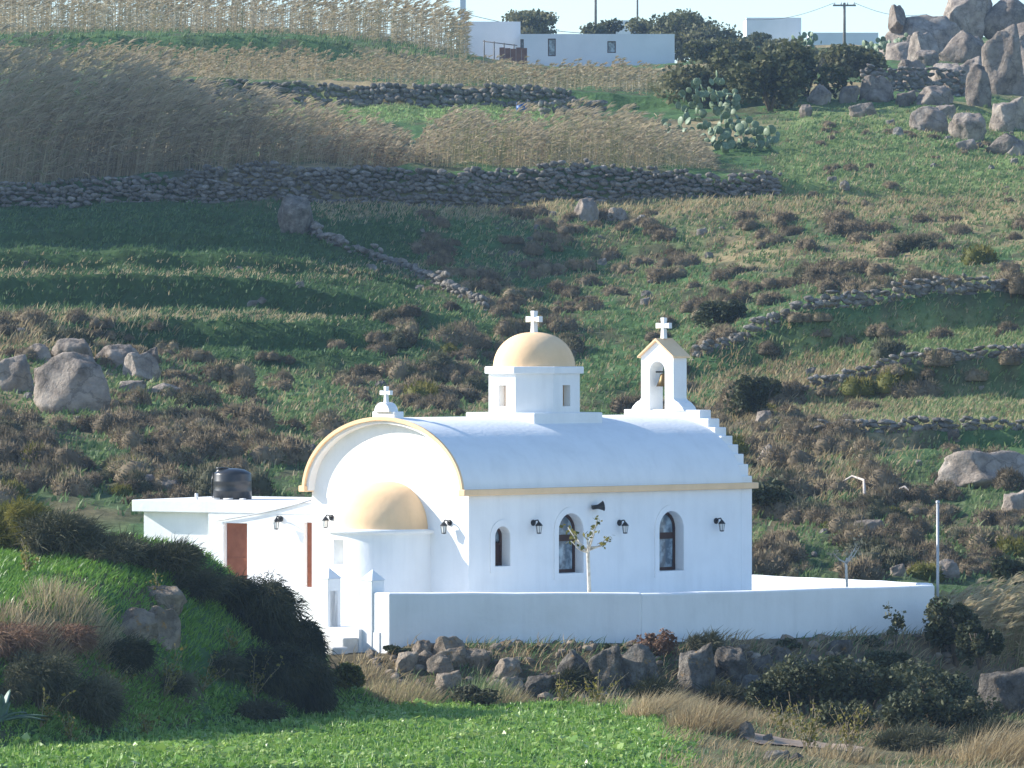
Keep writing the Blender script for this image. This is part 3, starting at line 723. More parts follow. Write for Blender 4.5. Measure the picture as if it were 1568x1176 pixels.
RB = [ # upper right tor
 (1500, 33, 1572, 155, 'tall upright granite boulder at the right edge of the hilltop tor'),
 (1478, 108, 1518, 168, 'knobbly upright rock left of the tallest boulder on the tor'),
 (1514, 148, 1572, 206, 'rounded grey rock below the tallest boulder at the right edge'),
 (1456, 168, 1516, 220, 'split boulder leaning on the grass below the tor'),
 (1400, 128, 1462, 165, 'low rounded boulder in a row at the top of the green slope'),
 (1316, 116, 1371, 160, 'largest boulder of the row beside the dark hilltop bushes'),
 (1283, 128, 1316, 159, 'smallest round boulder of the row beside the dark hilltop bushes'),
 (1236, 125, 1276, 163, 'leftmost squarish boulder of the row beside the dark hilltop bushes'),
 (1298, 156, 1346, 180, 'pale flat rock lying in the grass below the boulder row'),
 (1392, 168, 1452, 203, 'broken flat rock in the grass below the tor'),
 (1415, 52, 1462, 84, 'rounded boulder on the wall under the hilltop outcrop'),
 (1400, 74, 1442, 102, 'smaller pale boulder resting below the hilltop outcrop'),
 (1455, 52, 1512, 92, 'broad flat-topped rock left of the tallest boulder'),
 (1372, 92, 1424, 132, 'grey rock set into the rough wall under the outcrop'), (1428, 158, 1464, 184, 'low rock left of the split boulder'), (1512, 200, 1572, 240, 'broad rock at the right edge below the rounded grey rock'),
 (1462, 212, 1500, 234, 'small rock just below the split boulder'), (1440, 112, 1484, 150, 'rounded rock left of the knobbly upright rock'), (1370, 138, 1404, 164, 'rounded rock between the largest row boulder and the low rounded boulder'),
 (1225, 158, 1246, 180, 'small pale stone left of the flat rock under the boulder row'),
]
for b in RB: boulder(*b)
boulder(1536, 212, 1575, 240, 'pale low rock in the grass at the right edge below the tor')
for b in ((1390, 50, 1440, 100, 'weathered rock in front of the long outcrop', 345), (1545, 24, 1605, 100, 'skyline rock above the tallest boulder at the right edge', 350), (1440, 40, 1512, 104, 'broad weathered rock between the outcrop and the tallest boulder', 348), (1462, 84, 1512, 150, 'shadowed rock mass between the knobbly rock and the row of boulders', 322), (1530, 80, 1600, 190, 'rock mass behind the tallest boulder at the right edge', 325), (1350, 56, 1424, 110, 'low rock mass under the left end of the outcrop', 352), (1425, 92, 1480, 140, 'shaded rock behind the low rounded boulder', 318), (1343, 18, 1482, 92, 'long hilltop outcrop of weathered rock at the skyline', 372), (1360, 8, 1388, 44, 'small rock knob on the left end of the hilltop outcrop', 372),
          (1440, -18, 1520, 52, 'upper rock of the hilltop outcrop cut by the top edge', 380), (1500, -14, 1590, 60, 'rightmost skyline rock of the outcrop above the tallest boulder', 380)):
    boulder(b[0], b[1], b[2], b[3], b[4], 'rock_outcrop', None, b[5], depth=3)
LB = [(-18, 540, 58, 606, 'big rounded boulder cut by the left edge on the rocky knoll'), (52, 553, 174, 640, 'largest domed granite boulder on the rocky knoll'),
      (50, 556, 76, 596, 'small rock wedged between the two big boulders on the knoll'), (82, 514, 146, 562, 'round boulder standing on the crest of the knoll'),
      (140, 524, 218, 566, 'bumpy outcrop with small knobs on the knoll crest'), (188, 540, 248, 584, 'angular outcrop sloping down the right side of the knoll'),
      (176, 580, 224, 604, 'low flat stone in the grass right of the domed boulder'), (222, 584, 282, 608, 'pale flat slab in the green patch on the knoll'),
      (222, 530, 246, 560, 'small pointed stone at the right end of the knoll crest'), (40, 530, 80, 556, 'rounded shrubby stone behind the two big knoll boulders'),
      (8, 640, 32, 662, 'small standing stone among shrubs left below the domed boulder'), (244, 732, 278, 756, 'blue-grey stone among shrubs above the annex roof'),
      (196, 724, 244, 752, 'low grey stone among shrubs left of the water tank')]
for b in LB: boulder(*b)
RR = [(1436, 690, 1610, 748, 'wide pale flat rock outcrop at the right edge of the slope'), (1300, 792, 1354, 828, 'isolated grey boulder on the scrub slope above the end wall'),
      (1352, 838, 1392, 866, 'rounded boulder with a smaller stone under it near the metal pole'), (1362, 862, 1390, 884, 'small stone under the rounded boulder near the metal pole'),
      (1432, 860, 1470, 886, 'half buried boulder just right of the metal pole'), (1532, 748, 1580, 794, 'rounded brownish boulder at the right edge above the dry reeds'),
      (428, 294, 484, 364, 'jagged rock spire standing in the upper terraces', 'boulder', M['drystone']), (876, 300, 918, 342, 'brownish rock standing on the terrace lip above the dome'),
      (930, 318, 962, 340, 'small pale rock right of the terrace lip rock'), (1155, 625, 1182, 660, 'rough standing stone in the brush right of the stepped gable'),
      (1160, 676, 1196, 716, 'weathered rock among brush close right of the stepped gable'), (1450, 655, 1472, 676, 'small stone above the wide flat outcrop')]
for b in RR: boulder(*b)
# scattered small field stones on the slopes
SS = [(rng.uniform(640, 1200), rng.uniform(330, 470)) for _ in range(28)] + [(rng.uniform(1230, 1560), rng.uniform(180, 300)) for _ in range(14)] + \
     [(430 + i * 20 + rng.uniform(-8, 8), 335 + i * 8.5 + rng.uniform(-5, 5)) for i in range(17)] + [(rng.uniform(1160, 1568), rng.uniform(560, 880)) for _ in range(26)] + [(rng.uniform(20, 620), rng.uniform(400, 760)) for _ in range(22)]
for px, py in SS:
    w = rng.uniform(7, 20); h = w * rng.uniform(.45, .8)
    boulder(px - w / 2, py - h, px + w / 2, py, 'small loose grey fieldstone lying on the hillside', 'fieldstone', M['drystone'], group='loose fieldstones on the hillside')

# ------------------------------------------------------------------ dry stone walls
def stone_wall(label, line, hgt, stone, nparts, matname='drystone', lean=.0, wall_name='dry_stone_wall', thick=1):
    """line: list of (x,y,zbase,height) samples along the face; stones in rough courses, the largest ones single parts"""
    L = np.array(line); d = np.concatenate([[0], np.cumsum(np.hypot(np.diff(L[:, 0]), np.diff(L[:, 1])))])
    o = empty(wall_name, L[len(L) // 2, :3], 0, label, 'stone wall'); oc = np.array(o.location)
    S = []
    s = 0
    hmax = L[:, 3].max(); z = 0; course = 0
    while z < hmax:
        ch = stone * rng.uniform(.55, .95); s = rng.uniform(0, stone)
        while s < d[-1]:
            w = stone * rng.uniform(.7, 1.75)
            hh = np.interp(s, d, L[:, 3])
            if z < hh - ch * .3 and rng.random() > .04:
                x, y, zb = [np.interp(s, d, L[:, k]) for k in range(3)]
                dx = np.interp(min(s + .5, d[-1]), d, L[:, 1]) - np.interp(max(s - .5, 0), d, L[:, 1])
                w = w * (1.6 if rng.random() < .06 else 1); ch_ = ch
                S.append((x + rng.normal(0, .05), y + z * lean + rng.normal(0, .05) * thick, zb + z + ch / 2 + rng.normal(0, .05), w, ch * rng.uniform(.9, 1.25), stone * rng.uniform(.8, 1.2), rng.integers(6), rng.normal(0, .12)))
            s += w * .80
        z += ch * .9; course += 1
    S.sort(key=lambda q: -q[3] * q[4])
    for q in S[:nparts]:
        link('stone', STONE[q[6]], None, o, (q[0] - oc[0], q[1] - oc[1], q[2] - oc[2]), (q[7] * .5, q[7], q[7]), (q[3] / 1.75, q[5] / 1.75, q[4] / 1.7))
    rest = S[nparts:]
    if rest:
        VV = []; TT = []; n = 0
        base = []
        for me in STONE:
            v = np.zeros(len(me.vertices) * 3, np.float32); me.vertices.foreach_get('co', v); f = np.zeros(len(me.polygons) * 3, np.int32); me.loops.foreach_get('vertex_index', f)
            base.append((v.reshape(-1, 3), f.reshape(-1, 3)))
        for q in rest:
            v, f = base[q[6]]; v = v * np.array([q[3] / 1.75, q[5] / 1.75, q[4] / 1.7]); c, s_ = math.cos(q[7]), math.sin(q[7])
            v = np.stack([v[:, 0] * c - v[:, 2] * s_, v[:, 1], v[:, 0] * s_ + v[:, 2] * c], 1)
            VV.append(v + np.array(q[:3]) - oc); TT.append(f + n); n += len(v)
        tag(link('small_stones', np_mesh('small_stones', np.vstack(VV), np.vstack(TT)), M[matname], o), kind='stuff')
    return o
def line_px(D0, pxs, hfun, dback=.0):
    out = []
    for px in pxs:
        D = D0(px) if callable(D0) else D0
        x = X(px, D); out.append((x, D, gz(x, D) - .08, hfun(px)))
    return out
def gheight(D0, D1): return lambda px: max(.12, gz(X(px, D1), D1) - gz(X(px, D0), D0) + .08)
stone_wall('long grey dry stone terrace wall below the tall reeds', line_px(238.9, np.arange(-30, 1215, 25), lambda p: gheight(238.9, 240.1)(p) + .05), 1, .27, 300, lean=.35)
stone_wall('shaded dry stone wall behind the bright green hilltop strip', line_px(285.9, np.arange(150, 880, 25), gheight(285.9, 287.3)), 1, .36, 0, lean=.5)
stone_wall('dry stone terrace wall at the top of the right benches', line_px(197.9, np.arange(1080, 1620, 25), lambda p: min(1.1, gheight(197, 199)(p) * .7), ), 1, .26, 140, lean=.4) if 0 else None
def crest_wall(label, D, p0, p1, h, stone, n): 
    return stone_wall(label, line_px(D, np.arange(p0, p1, 25), lambda p: h * (.75 + .5 * float(vnoise(p * .02, 3.3)))), 1, stone, n)
crest_wall('dry stone wall along the uppermost of the three right benches', 197.85, 1060, 1620, .6, .26, 150)
crest_wall('dry stone wall along the middle of the three right benches', 188.65, 1230, 1620, .5, .26, 110)
crest_wall('low dry stone wall along the lowest of the three right benches', 176.5, 1250, 1620, .42, .26, 110)
stone_wall('rough stone wall under the hilltop outcrop behind the boulder row', line_px(302, np.arange(1320, 1500, 20), lambda p: 1.5), 1, .36, 60)
stone_wall('broken stone wall end beside the blue barrel', line_px(278, np.arange(828, 935, 20), lambda p: .9), 1, .4, 20)

dl = [gpt(px, py) for px, py in ((440, 345), (480, 362), (530, 382), (580, 400), (630, 418), (680, 440), (720, 462), (745, 478))]
stone_wall('broken diagonal line of grey stones crossing the slope below the rock spire', [(p.x, p.y, p.z - .05, .32 + .2 * (i % 2)) for i, p in enumerate(dl)], 1, .3, 60)
# ------------------------------------------------------------------ foreground rocks under the churchyard wall
FB = [ # px0,py0,px1,py1,material,label
 (628, 978, 666, 1000, 'pale squarish stone at the top of the rubble heap by the wall corner'),
 (664, 974, 716, 1002, 'dark stone at the top of the rubble heap'), (604, 994, 642, 1024, 'rounded pale stone at the left of the rubble heap'),
 (632, 992, 672, 1018, 'pale stone in the middle of the rubble heap'), (668, 988, 724, 1016, 'broad grey stone in the rubble heap under the wall'),
 (652, 1006, 696, 1028, 'brightest angular stone low in the rubble heap'), (664, 1026, 708, 1050, 'flat orange-topped stone at the foot of the rubble heap'),
 (706, 990, 756, 1022, 'leaning grey-brown stone at the right of the rubble heap'), (754, 1004, 800, 1036, 'grey stone in the shade right of the rubble heap'),
 (764, 1036, 806, 1060, 'grey stone low on the bank below the wall'), (800, 1030, 850, 1062, 'pale flat stone at the foot of the bank'),
 (846, 990, 908, 1052, 'big lichen-spotted boulder in the bank below the wall middle'), (900, 984, 962, 1056, 'tall lichen-spotted boulder in the bank left of the brown dry bush'),
 (950, 996, 1010, 1054, 'upright grey boulder in the bank under the brown dry bush'), (1034, 984, 1096, 1064, 'tallest lichen-orange boulder in the bank right of the brown dry bush'),
 (1092, 984, 1150, 1050, 'leaning pale boulder in the bank below the wall'), (1122, 1030, 1172, 1066, 'lichen-dotted boulder low in the bank'),
 (1180, 990, 1216, 1016, 'grey stone near the wall foot left of the round boulder'), (1262, 976, 1306, 1006, 'round brownish boulder at the wall foot near the right corner'),
 (1196, 1012, 1236, 1038, 'broken grey stone in the bank beside the dark shrub'), (1150, 1000, 1188, 1028, 'small grey stone in the middle of the bank'),
 (1230, 1006, 1262, 1026, 'small pale stone under the round boulder at the wall foot'),
 (1490, 1018, 1595, 1085, 'large pale rock at the right edge below the dry reeds'),
]
for b in FB:
    D = 125.2 + max(0, (b[0] - 980) / 450 * 4.5) - (b[3] - 985) * .028
    D = 127.5 if b[0] == 1490 else None
    boulder(b[0], b[1], b[2], b[3] + 6, b[4], 'bank_stone' if b[2] - b[0] < 55 else 'boulder', M['rock_field'] if b[0] < 770 else M['rock_lichen'], D=D, dmin=112.0)
# small rubble of the bank
rub = []
STONE_B = []
for me in STONE:
    m2 = me.copy(); m2.materials.clear(); m2.materials.append(M['rock_field']); STONE_B.append(m2)
for i in range(270):
    px = rng.uniform(560, 1460); b1 = float(bank_front(np.array(px))); D = b1 - rng.uniform(-.3, 2.7); x = X(px, D); w = rng.uniform(.10, .36)
    o = link('rubble_stone', STONE_B[rng.integers(6)], None, None, (x, D, gz(x, D) + w * .05), (rng.normal(0, .4), rng.normal(0, .4), rng.uniform(0, 6)), (w / 1.9, w / 1.9, w / 2.6))
    tag(o, 'small brownish-grey rubble stone on the bank below the churchyard wall', 'stone', 'rubble on the bank')
# mound slabs and path stones
boulder(210, 893, 292, 938, 'flat rock with orange edge on top of the grassy mound', m=M['rock_field'], dmin=100)
boulder(168, 926, 244, 984, 'long grey split slab on the grassy mound', m=M['rock_field'], dmin=100, tilt=20)
boulder(216, 930, 280, 996, 'upright brown slab leaning beside the long split slab', m=M['rock_field'], dmin=100, tilt=12)
boulder(1166, 1146, 1210, 1172, 'pale stone beside the bare path in the foreground', m=M['rock_lichen'], dmin=100)
boulder(1208, 1150, 1232, 1170, 'brown stone next to the pale stone beside the path', m=M['rock_lichen'], dmin=100)
boulder(1168, 1122, 1186, 1138, 'small round stone at the back of the bare path', m=M['rock_lichen'], dmin=100)
boulder(1130, 1108, 1156, 1132, 'brownish stone in dry grass left of the bare path', m=M['rock_lichen'], dmin=100)

# bare path strip
pv = []; n = 40; mrow = 7
for i in range(n + 1):
    u = i / n; taper = min(1, 6 * u, 6 * (1 - u)) ** .5
    for k in range(mrow):
        wv = .25 * math.sin(i * .55) + .12 * math.sin(i * 1.7 + 1); D = 115.7 + wv * .5 + (k / (mrow - 1) - .5) * 2.2 * taper
        x = X(1118 + u * 205, D); pv.append((x, D, gz(x, D) + .035))
tag(MB().add(pv, [(mrow * i + k, mrow * i + mrow + k, mrow * i + mrow + k + 1, mrow * i + k + 1) for i in range(n) for k in range(mrow - 1)], True).build('path', M['path']), kind='structure')

# ------------------------------------------------------------------ vegetation generators
def leaves(C, size, rngl, flat=0.0, aspect=1.7):
    """random two-triangle leaves at points C; flat in 0..1 turns them towards horizontal"""
    n = len(C); nrm = rngl.normal(size=(n, 3)); nrm[:, 2] = np.abs(nrm[:, 2]) + flat * 3; nrm /= np.linalg.norm(nrm, axis=1)[:, None]
    a = rngl.normal(size=(n, 3)); u = np.cross(nrm, a); u /= np.linalg.norm(u, axis=1)[:, None]; w = np.cross(nrm, u)
    s = (size * rngl.uniform(.6, 1.4, n))[:, None] if np.ndim(size) == 0 else size[:, None]
    V = np.stack([C - u * s * aspect * .5, C + w * s * .5, C + u * s * aspect * .5, C - w * s * .5], 1).reshape(-1, 3)
    i = np.arange(n)[:, None] * 4
    T = np.concatenate([i + [0, 1, 2], i + [0, 2, 3]])
    return V, T
def strands(Bs, Dr, Ln, Wd, bend, rngl):
    """thin bent blades: 5 vertices, 3 triangles each"""
    n = len(Bs); Dr = Dr / np.linalg.norm(Dr, axis=1)[:, None]
    side = np.cross(Dr, np.stack([rngl.normal(0, .5, n), np.ones(n), rngl.normal(0, .3, n)], 1)); side /= np.linalg.norm(side, axis=1)[:, None] + 1e-9
    mid = Bs + Dr * (Ln * .55)[:, None] + bend * .3; tip = Bs + Dr * Ln[:, None] + bend
    w = (Wd * .5)[:, None]
    V = np.stack([Bs - side * w, Bs + side * w, mid - side * w * .8, mid + side * w * .8, tip], 1).reshape(-1, 3)
    i = np.arange(n)[:, None] * 5
    T = np.concatenate([i + [0, 1, 3], i + [0, 3, 2], i + [2, 3, 4]])
    return V, T
def cat(parts):
    V = []; T = []; t = []; n = 0
    for v, f, tt in parts: V.append(v); T.append(f + n); t.append(tt); n += len(v)
    return np.vstack(V), np.vstack(T), np.concatenate(t)

# --- cushion shrubs
def cushion_mesh(seed, nleaf=1300, hh=.62, leaf=.05):
    r = np.random.default_rng(seed)
    lob = [(r.normal(0, .32, 2), r.uniform(.40, .72)) for _ in range(6)]
    pts = []
    for (c, rad) in lob:
        k = int(nleaf / 6); d = r.normal(size=(k, 3)); d[:, 2] = np.abs(d[:, 2]); d /= np.linalg.norm(d, axis=1)[:, None]
        q = d * rad * r.uniform(.78, 1.04, (k, 1)); q[:, :2] += c; q[:, 2] *= hh * 1.25; pts.append((q, d))
    Pn = np.vstack([p for p, _ in pts]); Dn = np.vstack([d for _, d in pts])
    v1, t1 = strands(Pn - Dn * .06, Dn + r.normal(0, .45, Dn.shape), r.uniform(.09, .2, len(Pn)), np.full(len(Pn), leaf * .75), np.zeros((len(Pn), 3)), r)
    tt = np.repeat(np.clip(.45 + .35 * (vnoise(Pn[:, 0] * 3, Pn[:, 1] * 3 + Pn[:, 2] * 2, seed) - .5) * 2 + r.normal(0, .10, len(Pn)), 0, 1), 5)
    # twiggy inner body
    cv = []; ct = []; nn = 0
    for (c, rad) in lob:
        bm = bmesh.new(); bmesh.ops.create_icosphere(bm, subdivisions=2, radius=rad * .84)
        vv = np.array([v.co[:] for v in bm.verts]); ff = np.array([[v.index for v in f.verts] for f in bm.faces]); bm.free()
        vv *= r.uniform(.88, 1.1, (len(vv), 1)); vv[:, 2] = np.maximum(vv[:, 2], -.12) * hh * 1.2; vv[:, :2] += c
        cv.append(vv); ct.append(ff + nn); nn += len(vv)
    cv = np.vstack(cv); ct = np.vstack(ct)
    return cat([(v1, t1, tt), (cv, ct, np.full(len(cv), .30) + r.normal(0, .1, len(cv)))])
CUSH = [cushion_mesh(300 + i) for i in range(7)]
CUSHME = []
for i, (v, t, tt) in enumerate(CUSH):
    me = np_mesh('cushion_shape', v, t, tint=tt); me.materials.append(M['scrub']); CUSHME.append(me)
boxes = [ # photo box, count, size range m
 ((-10, 640, 580, 775), 140, (.7, 1.35), 'low grey-brown cushion shrub on the slope left of the chapel'),
 ((170, 575, 720, 660), 70, (.5, 1.2), 'low grey-brown cushion shrub on the slope left of the chapel'),
 ((-10, 486, 260, 560), 26, (.5, 1.1), 'low grey-brown cushion shrub on the slope left of the chapel'),
 ((1150, 745, 1440, 888), 85, (.6, 1.25), 'low brown cushion shrub on the scrub slope right of the chapel'),
 ((1430, 690, 1580, 888), 50, (.6, 1.2), 'low brown cushion shrub on the scrub slope right of the chapel'),
 ((1090, 590, 1330, 770), 80, (.5, 1.25), 'low brown cushion shrub on the scrub slope right of the chapel'),
 ((640, 325, 1210, 470), 105, (.5, 1.15), 'reddish-brown cushion shrub on the terraced slope above the chapel'),
 ((560, 470, 1180, 640), 110, (.6, 1.3), 'reddish-brown cushion shrub on the terraced slope above the chapel'),
 ((1200, 330, 1580, 450), 80, (.6, 1.3), 'reddish-brown cushion shrub on the terraced slope above the chapel'),
 ((1190, 470, 1580, 610), 24, (.5, 1.3), 'low brown cushion shrub on the scrub slope right of the chapel'),
 ((1240, 190, 1580, 320), 34, (.35, .7), 'reddish-brown cushion shrub on the terraced slope above the chapel'),
 ((0, 530, 520, 560), 26, (.4, .9), 'low grey-brown cushion shrub on the slope left of the chapel'),
]
SH = []
for bx, n, sz, lab in boxes:
    for _ in range(n):
        for _try in range(3):
            px = rng.uniform(bx[0], bx[2]); py = rng.uniform(bx[1], bx[3])
            if vnoise(px * .012, py * .03, 91) > .36: break
        p = gpt(px, py); s = rng.uniform(*sz); SH.append((s * F / p.y, p, s, lab))
CUSHG = [me.copy() for me in CUSHME[:4]]; CUSHY = [me.copy() for me in CUSHME[3:6]]
for me in CUSHG: me.materials.clear(); me.materials.append(M['bush_grey'])
for me in CUSHY: me.materials.clear(); me.materials.append(M['olive'])
SH.sort(key=lambda q: -q[0])
for q in SH[:300]:
    s = q[2] * rng.choice([.7, 1, 1.15]); sp = rng.random(); me_ = CUSHG[rng.integers(4)] if sp < .2 else CUSHY[rng.integers(3)] if sp < .25 else CUSHME[rng.integers(7)]; where = q[3].split(' on ')[1]
    lab_ = ('low grey-green cushion shrub on ' if sp < .2 else 'yellowish-green cushion shrub on ' if sp < .25 else q[3].split(' on ')[0] + ' on ') + where
    o = link('cushion_shrub', me_, None, None, q[1] - Vector((0, 0, .05)), (0, 0, rng.uniform(0, 6.28)), (s * rng.uniform(.5, .72), s * .6, s * rng.uniform(.8, 1.15)))
    tag(o, lab_, 'shrub', lab_.split(' on ')[0] + 's, ' + where)
parts = []
for q in SH[300:]:
    v, t, tt = CUSH[rng.integers(7)]; a = rng.uniform(0, 6.28); c, s_ = math.cos(a), math.sin(a); s = q[2] * .62
    vv = np.stack([(v[:, 0] * c - v[:, 1] * s_) * s, (v[:, 0] * s_ + v[:, 1] * c) * s, v[:, 2] * s * rng.uniform(1.3, 1.8)], 1) + np.array(q[1]) - [0, 0, .05]
    parts.append((vv, t, np.clip(tt + rng.normal(0, .15), 0, 1)))
v, t, tt = cat(parts)
tag(link('hillside_scrub', np_mesh('hillside_scrub', v, t, tint=tt), M['scrub']), 'small brown cushion scrub scattered over the hillside', 'scrub', kind='stuff')

# --- grass cover on the hillside and mound
def grass_boxes(specs, name, m, label, cat_, width=.05, tintfun=None):
    P_ = []; H = []; Tn = []
    for bx, n, (h0, h1), (t0, t1), dmin in specs:
        px = rng.uniform(bx[0], bx[2], n) + rng.normal(0, 45, n); py = rng.uniform(bx[1], bx[3], n) + rng.normal(0, min(14, (bx[3] - bx[1]) * .16), n)
        for a, b_ in zip(px, py):
            D = ground_D(a, b_, dmin) + rng.normal(0, .15); P_.append(((a - CX) / F * D, D))
        H.append(rng.uniform(h0, h1, n)); Tn.append(rng.uniform(t0, t1, n))
    P_ = np.array(P_); H = np.concatenate(H); Tn = np.concatenate(Tn)
    flat_ = (ground_z(P_[:, 0], P_[:, 1] + .3) - ground_z(P_[:, 0], P_[:, 1] - .3) < .34) | (rng.random(len(P_)) < .30)
    P_ = P_[flat_]; H = H[flat_]; Tn = Tn[flat_]; z = ground_z(P_[:, 0], P_[:, 1]); n = len(P_)
    B = np.stack([P_[:, 0], P_[:, 1], z - .02], 1)
    # three blades at each spot
    B3 = np.repeat(B, 3, 0) + np.concatenate([rng.normal(0, .07, (n * 3, 2)), np.zeros((n * 3, 1))], 1)
    D3 = np.stack([rng.normal(.12, .35, n * 3), rng.normal(0, .35, n * 3), np.ones(n * 3)], 1)
    L3 = np.repeat(H, 3) * rng.uniform(.6, 1.2, n * 3)
    v, t = strands(B3, D3, L3, np.full(n * 3, width) * rng.uniform(.7, 1.3, n * 3), np.stack([L3 * .2, L3 * 0, -L3 * .1], 1), rng)
    tt = np.repeat(np.clip(np.repeat(Tn, 3) + rng.normal(0, .08, n * 3), 0, 1), 5)
    return tag(link(name, np_mesh(name, v, t, tint=tt), m), label, cat_, kind='stuff')
grass_boxes([((-20, 310, 660, 560), 9000, (.12, .3), (0, .3), 190), ((640, 310, 1580, 640), 9000, (.12, .3), (.2, .7), 150), ((1200, 165, 1580, 320), 6000, (.1, .25), (.3, .75), 200),  # first box: left terrace blades tinted darker, shade painted in
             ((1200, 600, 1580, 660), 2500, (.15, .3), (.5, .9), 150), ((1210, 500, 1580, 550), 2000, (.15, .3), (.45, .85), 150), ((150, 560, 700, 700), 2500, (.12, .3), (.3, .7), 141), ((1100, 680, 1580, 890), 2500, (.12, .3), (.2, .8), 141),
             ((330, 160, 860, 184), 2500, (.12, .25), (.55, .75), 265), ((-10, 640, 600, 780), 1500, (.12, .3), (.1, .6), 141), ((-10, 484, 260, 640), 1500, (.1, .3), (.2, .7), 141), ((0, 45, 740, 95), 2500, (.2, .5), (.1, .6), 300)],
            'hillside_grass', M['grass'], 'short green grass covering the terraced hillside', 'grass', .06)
grass_boxes([((480, 300, 1580, 335), 2800, (.15, .35), (.2, .8), 200), ((640, 340, 1580, 620), 4500, (.12, .32), (0, .7), 150), ((1080, 540, 1330, 760), 3600, (.18, .45), (.1, .6), 150), ((1200, 610, 1580, 655), 2600, (.12, .28), (.3, .8), 150),
             ((-10, 484, 240, 540), 900, (.2, .5), (.1, .7), 150), ((200, 580, 720, 720), 1600, (.12, .32), (.1, .7), 141), ((1210, 180, 1580, 320), 1200, (.15, .35), (.2, .7), 200), ((-20, 405, 640, 430), 1300, (.1, .25), (.2, .8), 190), ((-20, 478, 560, 492), 1100, (.1, .25), (.3, .9), 190)],
            'dry_hillside_grass', M['dry'], 'straw coloured dry grass on the terrace lips', 'grass', .035)

# --- near field of leafy green plants
def field_patch():
    n = 62000
    D = 104 + (125.5 - 104) * rng.random(n) ** .8; px = rng.uniform(-120, 1160, n); x = (px - CX) / F * D
    edge = 124.2 - .9 * fbm(x * .3, D * 0, 4) - 2.0 * sstep(980, 1120, px) * 5
    ok = (D < edge) & (mound_z(px, D) < .5 + .4 * rng.random(n)) & ((px < 1010 + 70 * rng.random(n)) )
    x, D, px = x[ok], D[ok], px[ok]; n = len(x)
    hump = fbm(x * .9, D * .9, 41, 4); h = .03 + .30 * np.clip(hump - .36, 0, 1) * rng.random(n) + .04 * rng.random(n)
    C = np.stack([x, D, ground_z(x, D) + h], 1)
    v, t = leaves(C, .075 * rng.lognormal(-.15, .45, n), rng, .3, 1.4)
    tt = np.repeat(np.clip(.25 + .75 * (hump - .3) + .4 * (fbm(x * .25, D * .25, 8, 3) - .5) + rng.normal(0, .13, n), 0, 1), 4)
    # upright blades between
    k = rng.choice(n, 22000); B = C[k].copy(); B[:, 2] -= h[k]
    v2, t2 = strands(B, np.stack([rng.normal(.1, .4, len(k)), rng.normal(0, .4, len(k)), np.ones(len(k))], 1), rng.uniform(.08, .24, len(k)), np.full(len(k), .022), np.zeros((len(k), 3)), rng)
    t2t = np.repeat(np.clip(rng.normal(.55, .18, len(k)), 0, 1), 5)
    v, t, tt = cat([(v, t, tt), (v2, t2, t2t)])
    return tag(link('field_plants', np_mesh('field_plants', v, t, tint=tt), M['field']), 'bright green clover-like field plants across the foreground', 'field plants', kind='stuff')
field_patch()
def mound_grass():
    n = 60000
    D = rng.uniform(104, 124, n); px = rng.uniform(-80, 560, n); x = (px - CX) / F * D; mz = mound_z(px, D)
    g = fbm(x * .5, D * .5, 61, 3); ok = (mz > .25) & (g > .40); x, D, px = x[ok], D[ok], px[ok]; n = len(x)
    B = np.stack([x, D, ground_z(x, D) - .02], 1); L = rng.uniform(.06, .24, n)
    v, t = strands(B, np.stack([rng.normal(.15, .4, n), rng.normal(-.1, .4, n), np.ones(n)], 1), L, np.full(n, .028), np.stack([L * .3, L * 0, -L * .1], 1), rng)
    tt = np.repeat(np.clip(.35 + .5 * (fbm(x * .7, D * .7, 14, 3) - .5) + rng.normal(0, .13, n), 0, 1), 5)
    return tag(link('mound_grass', np_mesh('mound_grass', v, t, tint=tt), M['field']), 'green grass covering the mound in the left foreground', 'grass', kind='stuff')
mound_grass()

def bank_cover():
    """weeds and straw over the bank and the rough ground right of the field"""
    parts = []
    for kind, n, bx in (('g', 16000, (560, 1600, 100, 132)), ('g', 7000, (540, 1440, 121, 132)), ('d', 9000, (1000, 1620, 104, 132)), ('d', 6000, (520, 1440, 121.5, 131))):
        px = rng.uniform(bx[0], bx[1], n); D = rng.uniform(bx[2], bx[3], n); x = (px - CX) / F * D
        b1 = bank_front(px); g = fbm(x * .6, D * .6, 71 if kind == 'g' else 83, 3)
        ok = (D < b1 + .3) & (g > .47) & ((px > 1010) | (D > b1 - 3.4)) & ~((np.abs(D - 115.7) < 1.3) & (px > 1110) & (px < 1330)); x, D = x[ok], D[ok]; n = len(x)
        B = np.stack([x, D, ground_z(x, D) - .02], 1); L = rng.uniform(.06, .36, n) * (1 if kind == 'g' else 1.4)
        v, t = strands(B, np.stack([rng.normal(.15, .45, n), rng.normal(0, .45, n), np.ones(n)], 1), L, np.full(n, .022), np.stack([L * .3, L * 0, -L * .15], 1), rng)
        parts.append((kind, v, t, np.repeat(np.clip(rng.normal(.35, .2, n), 0, 1), 5)))
    v, t, tt = cat([p[1:] for p in parts if p[0] == 'g']); tag(link('bank_weeds', np_mesh('bank_weeds', v, t, tint=tt), M['grass']), 'green weeds over the bank and rough ground at the right', 'weeds', kind='stuff')
    v, t, tt = cat([p[1:] for p in parts if p[0] == 'd']); tag(link('bank_straw', np_mesh('bank_straw', v, t, tint=tt), M['dry']), 'straw scattered over the bank and rough ground at the right', 'straw', kind='stuff')
bank_cover()

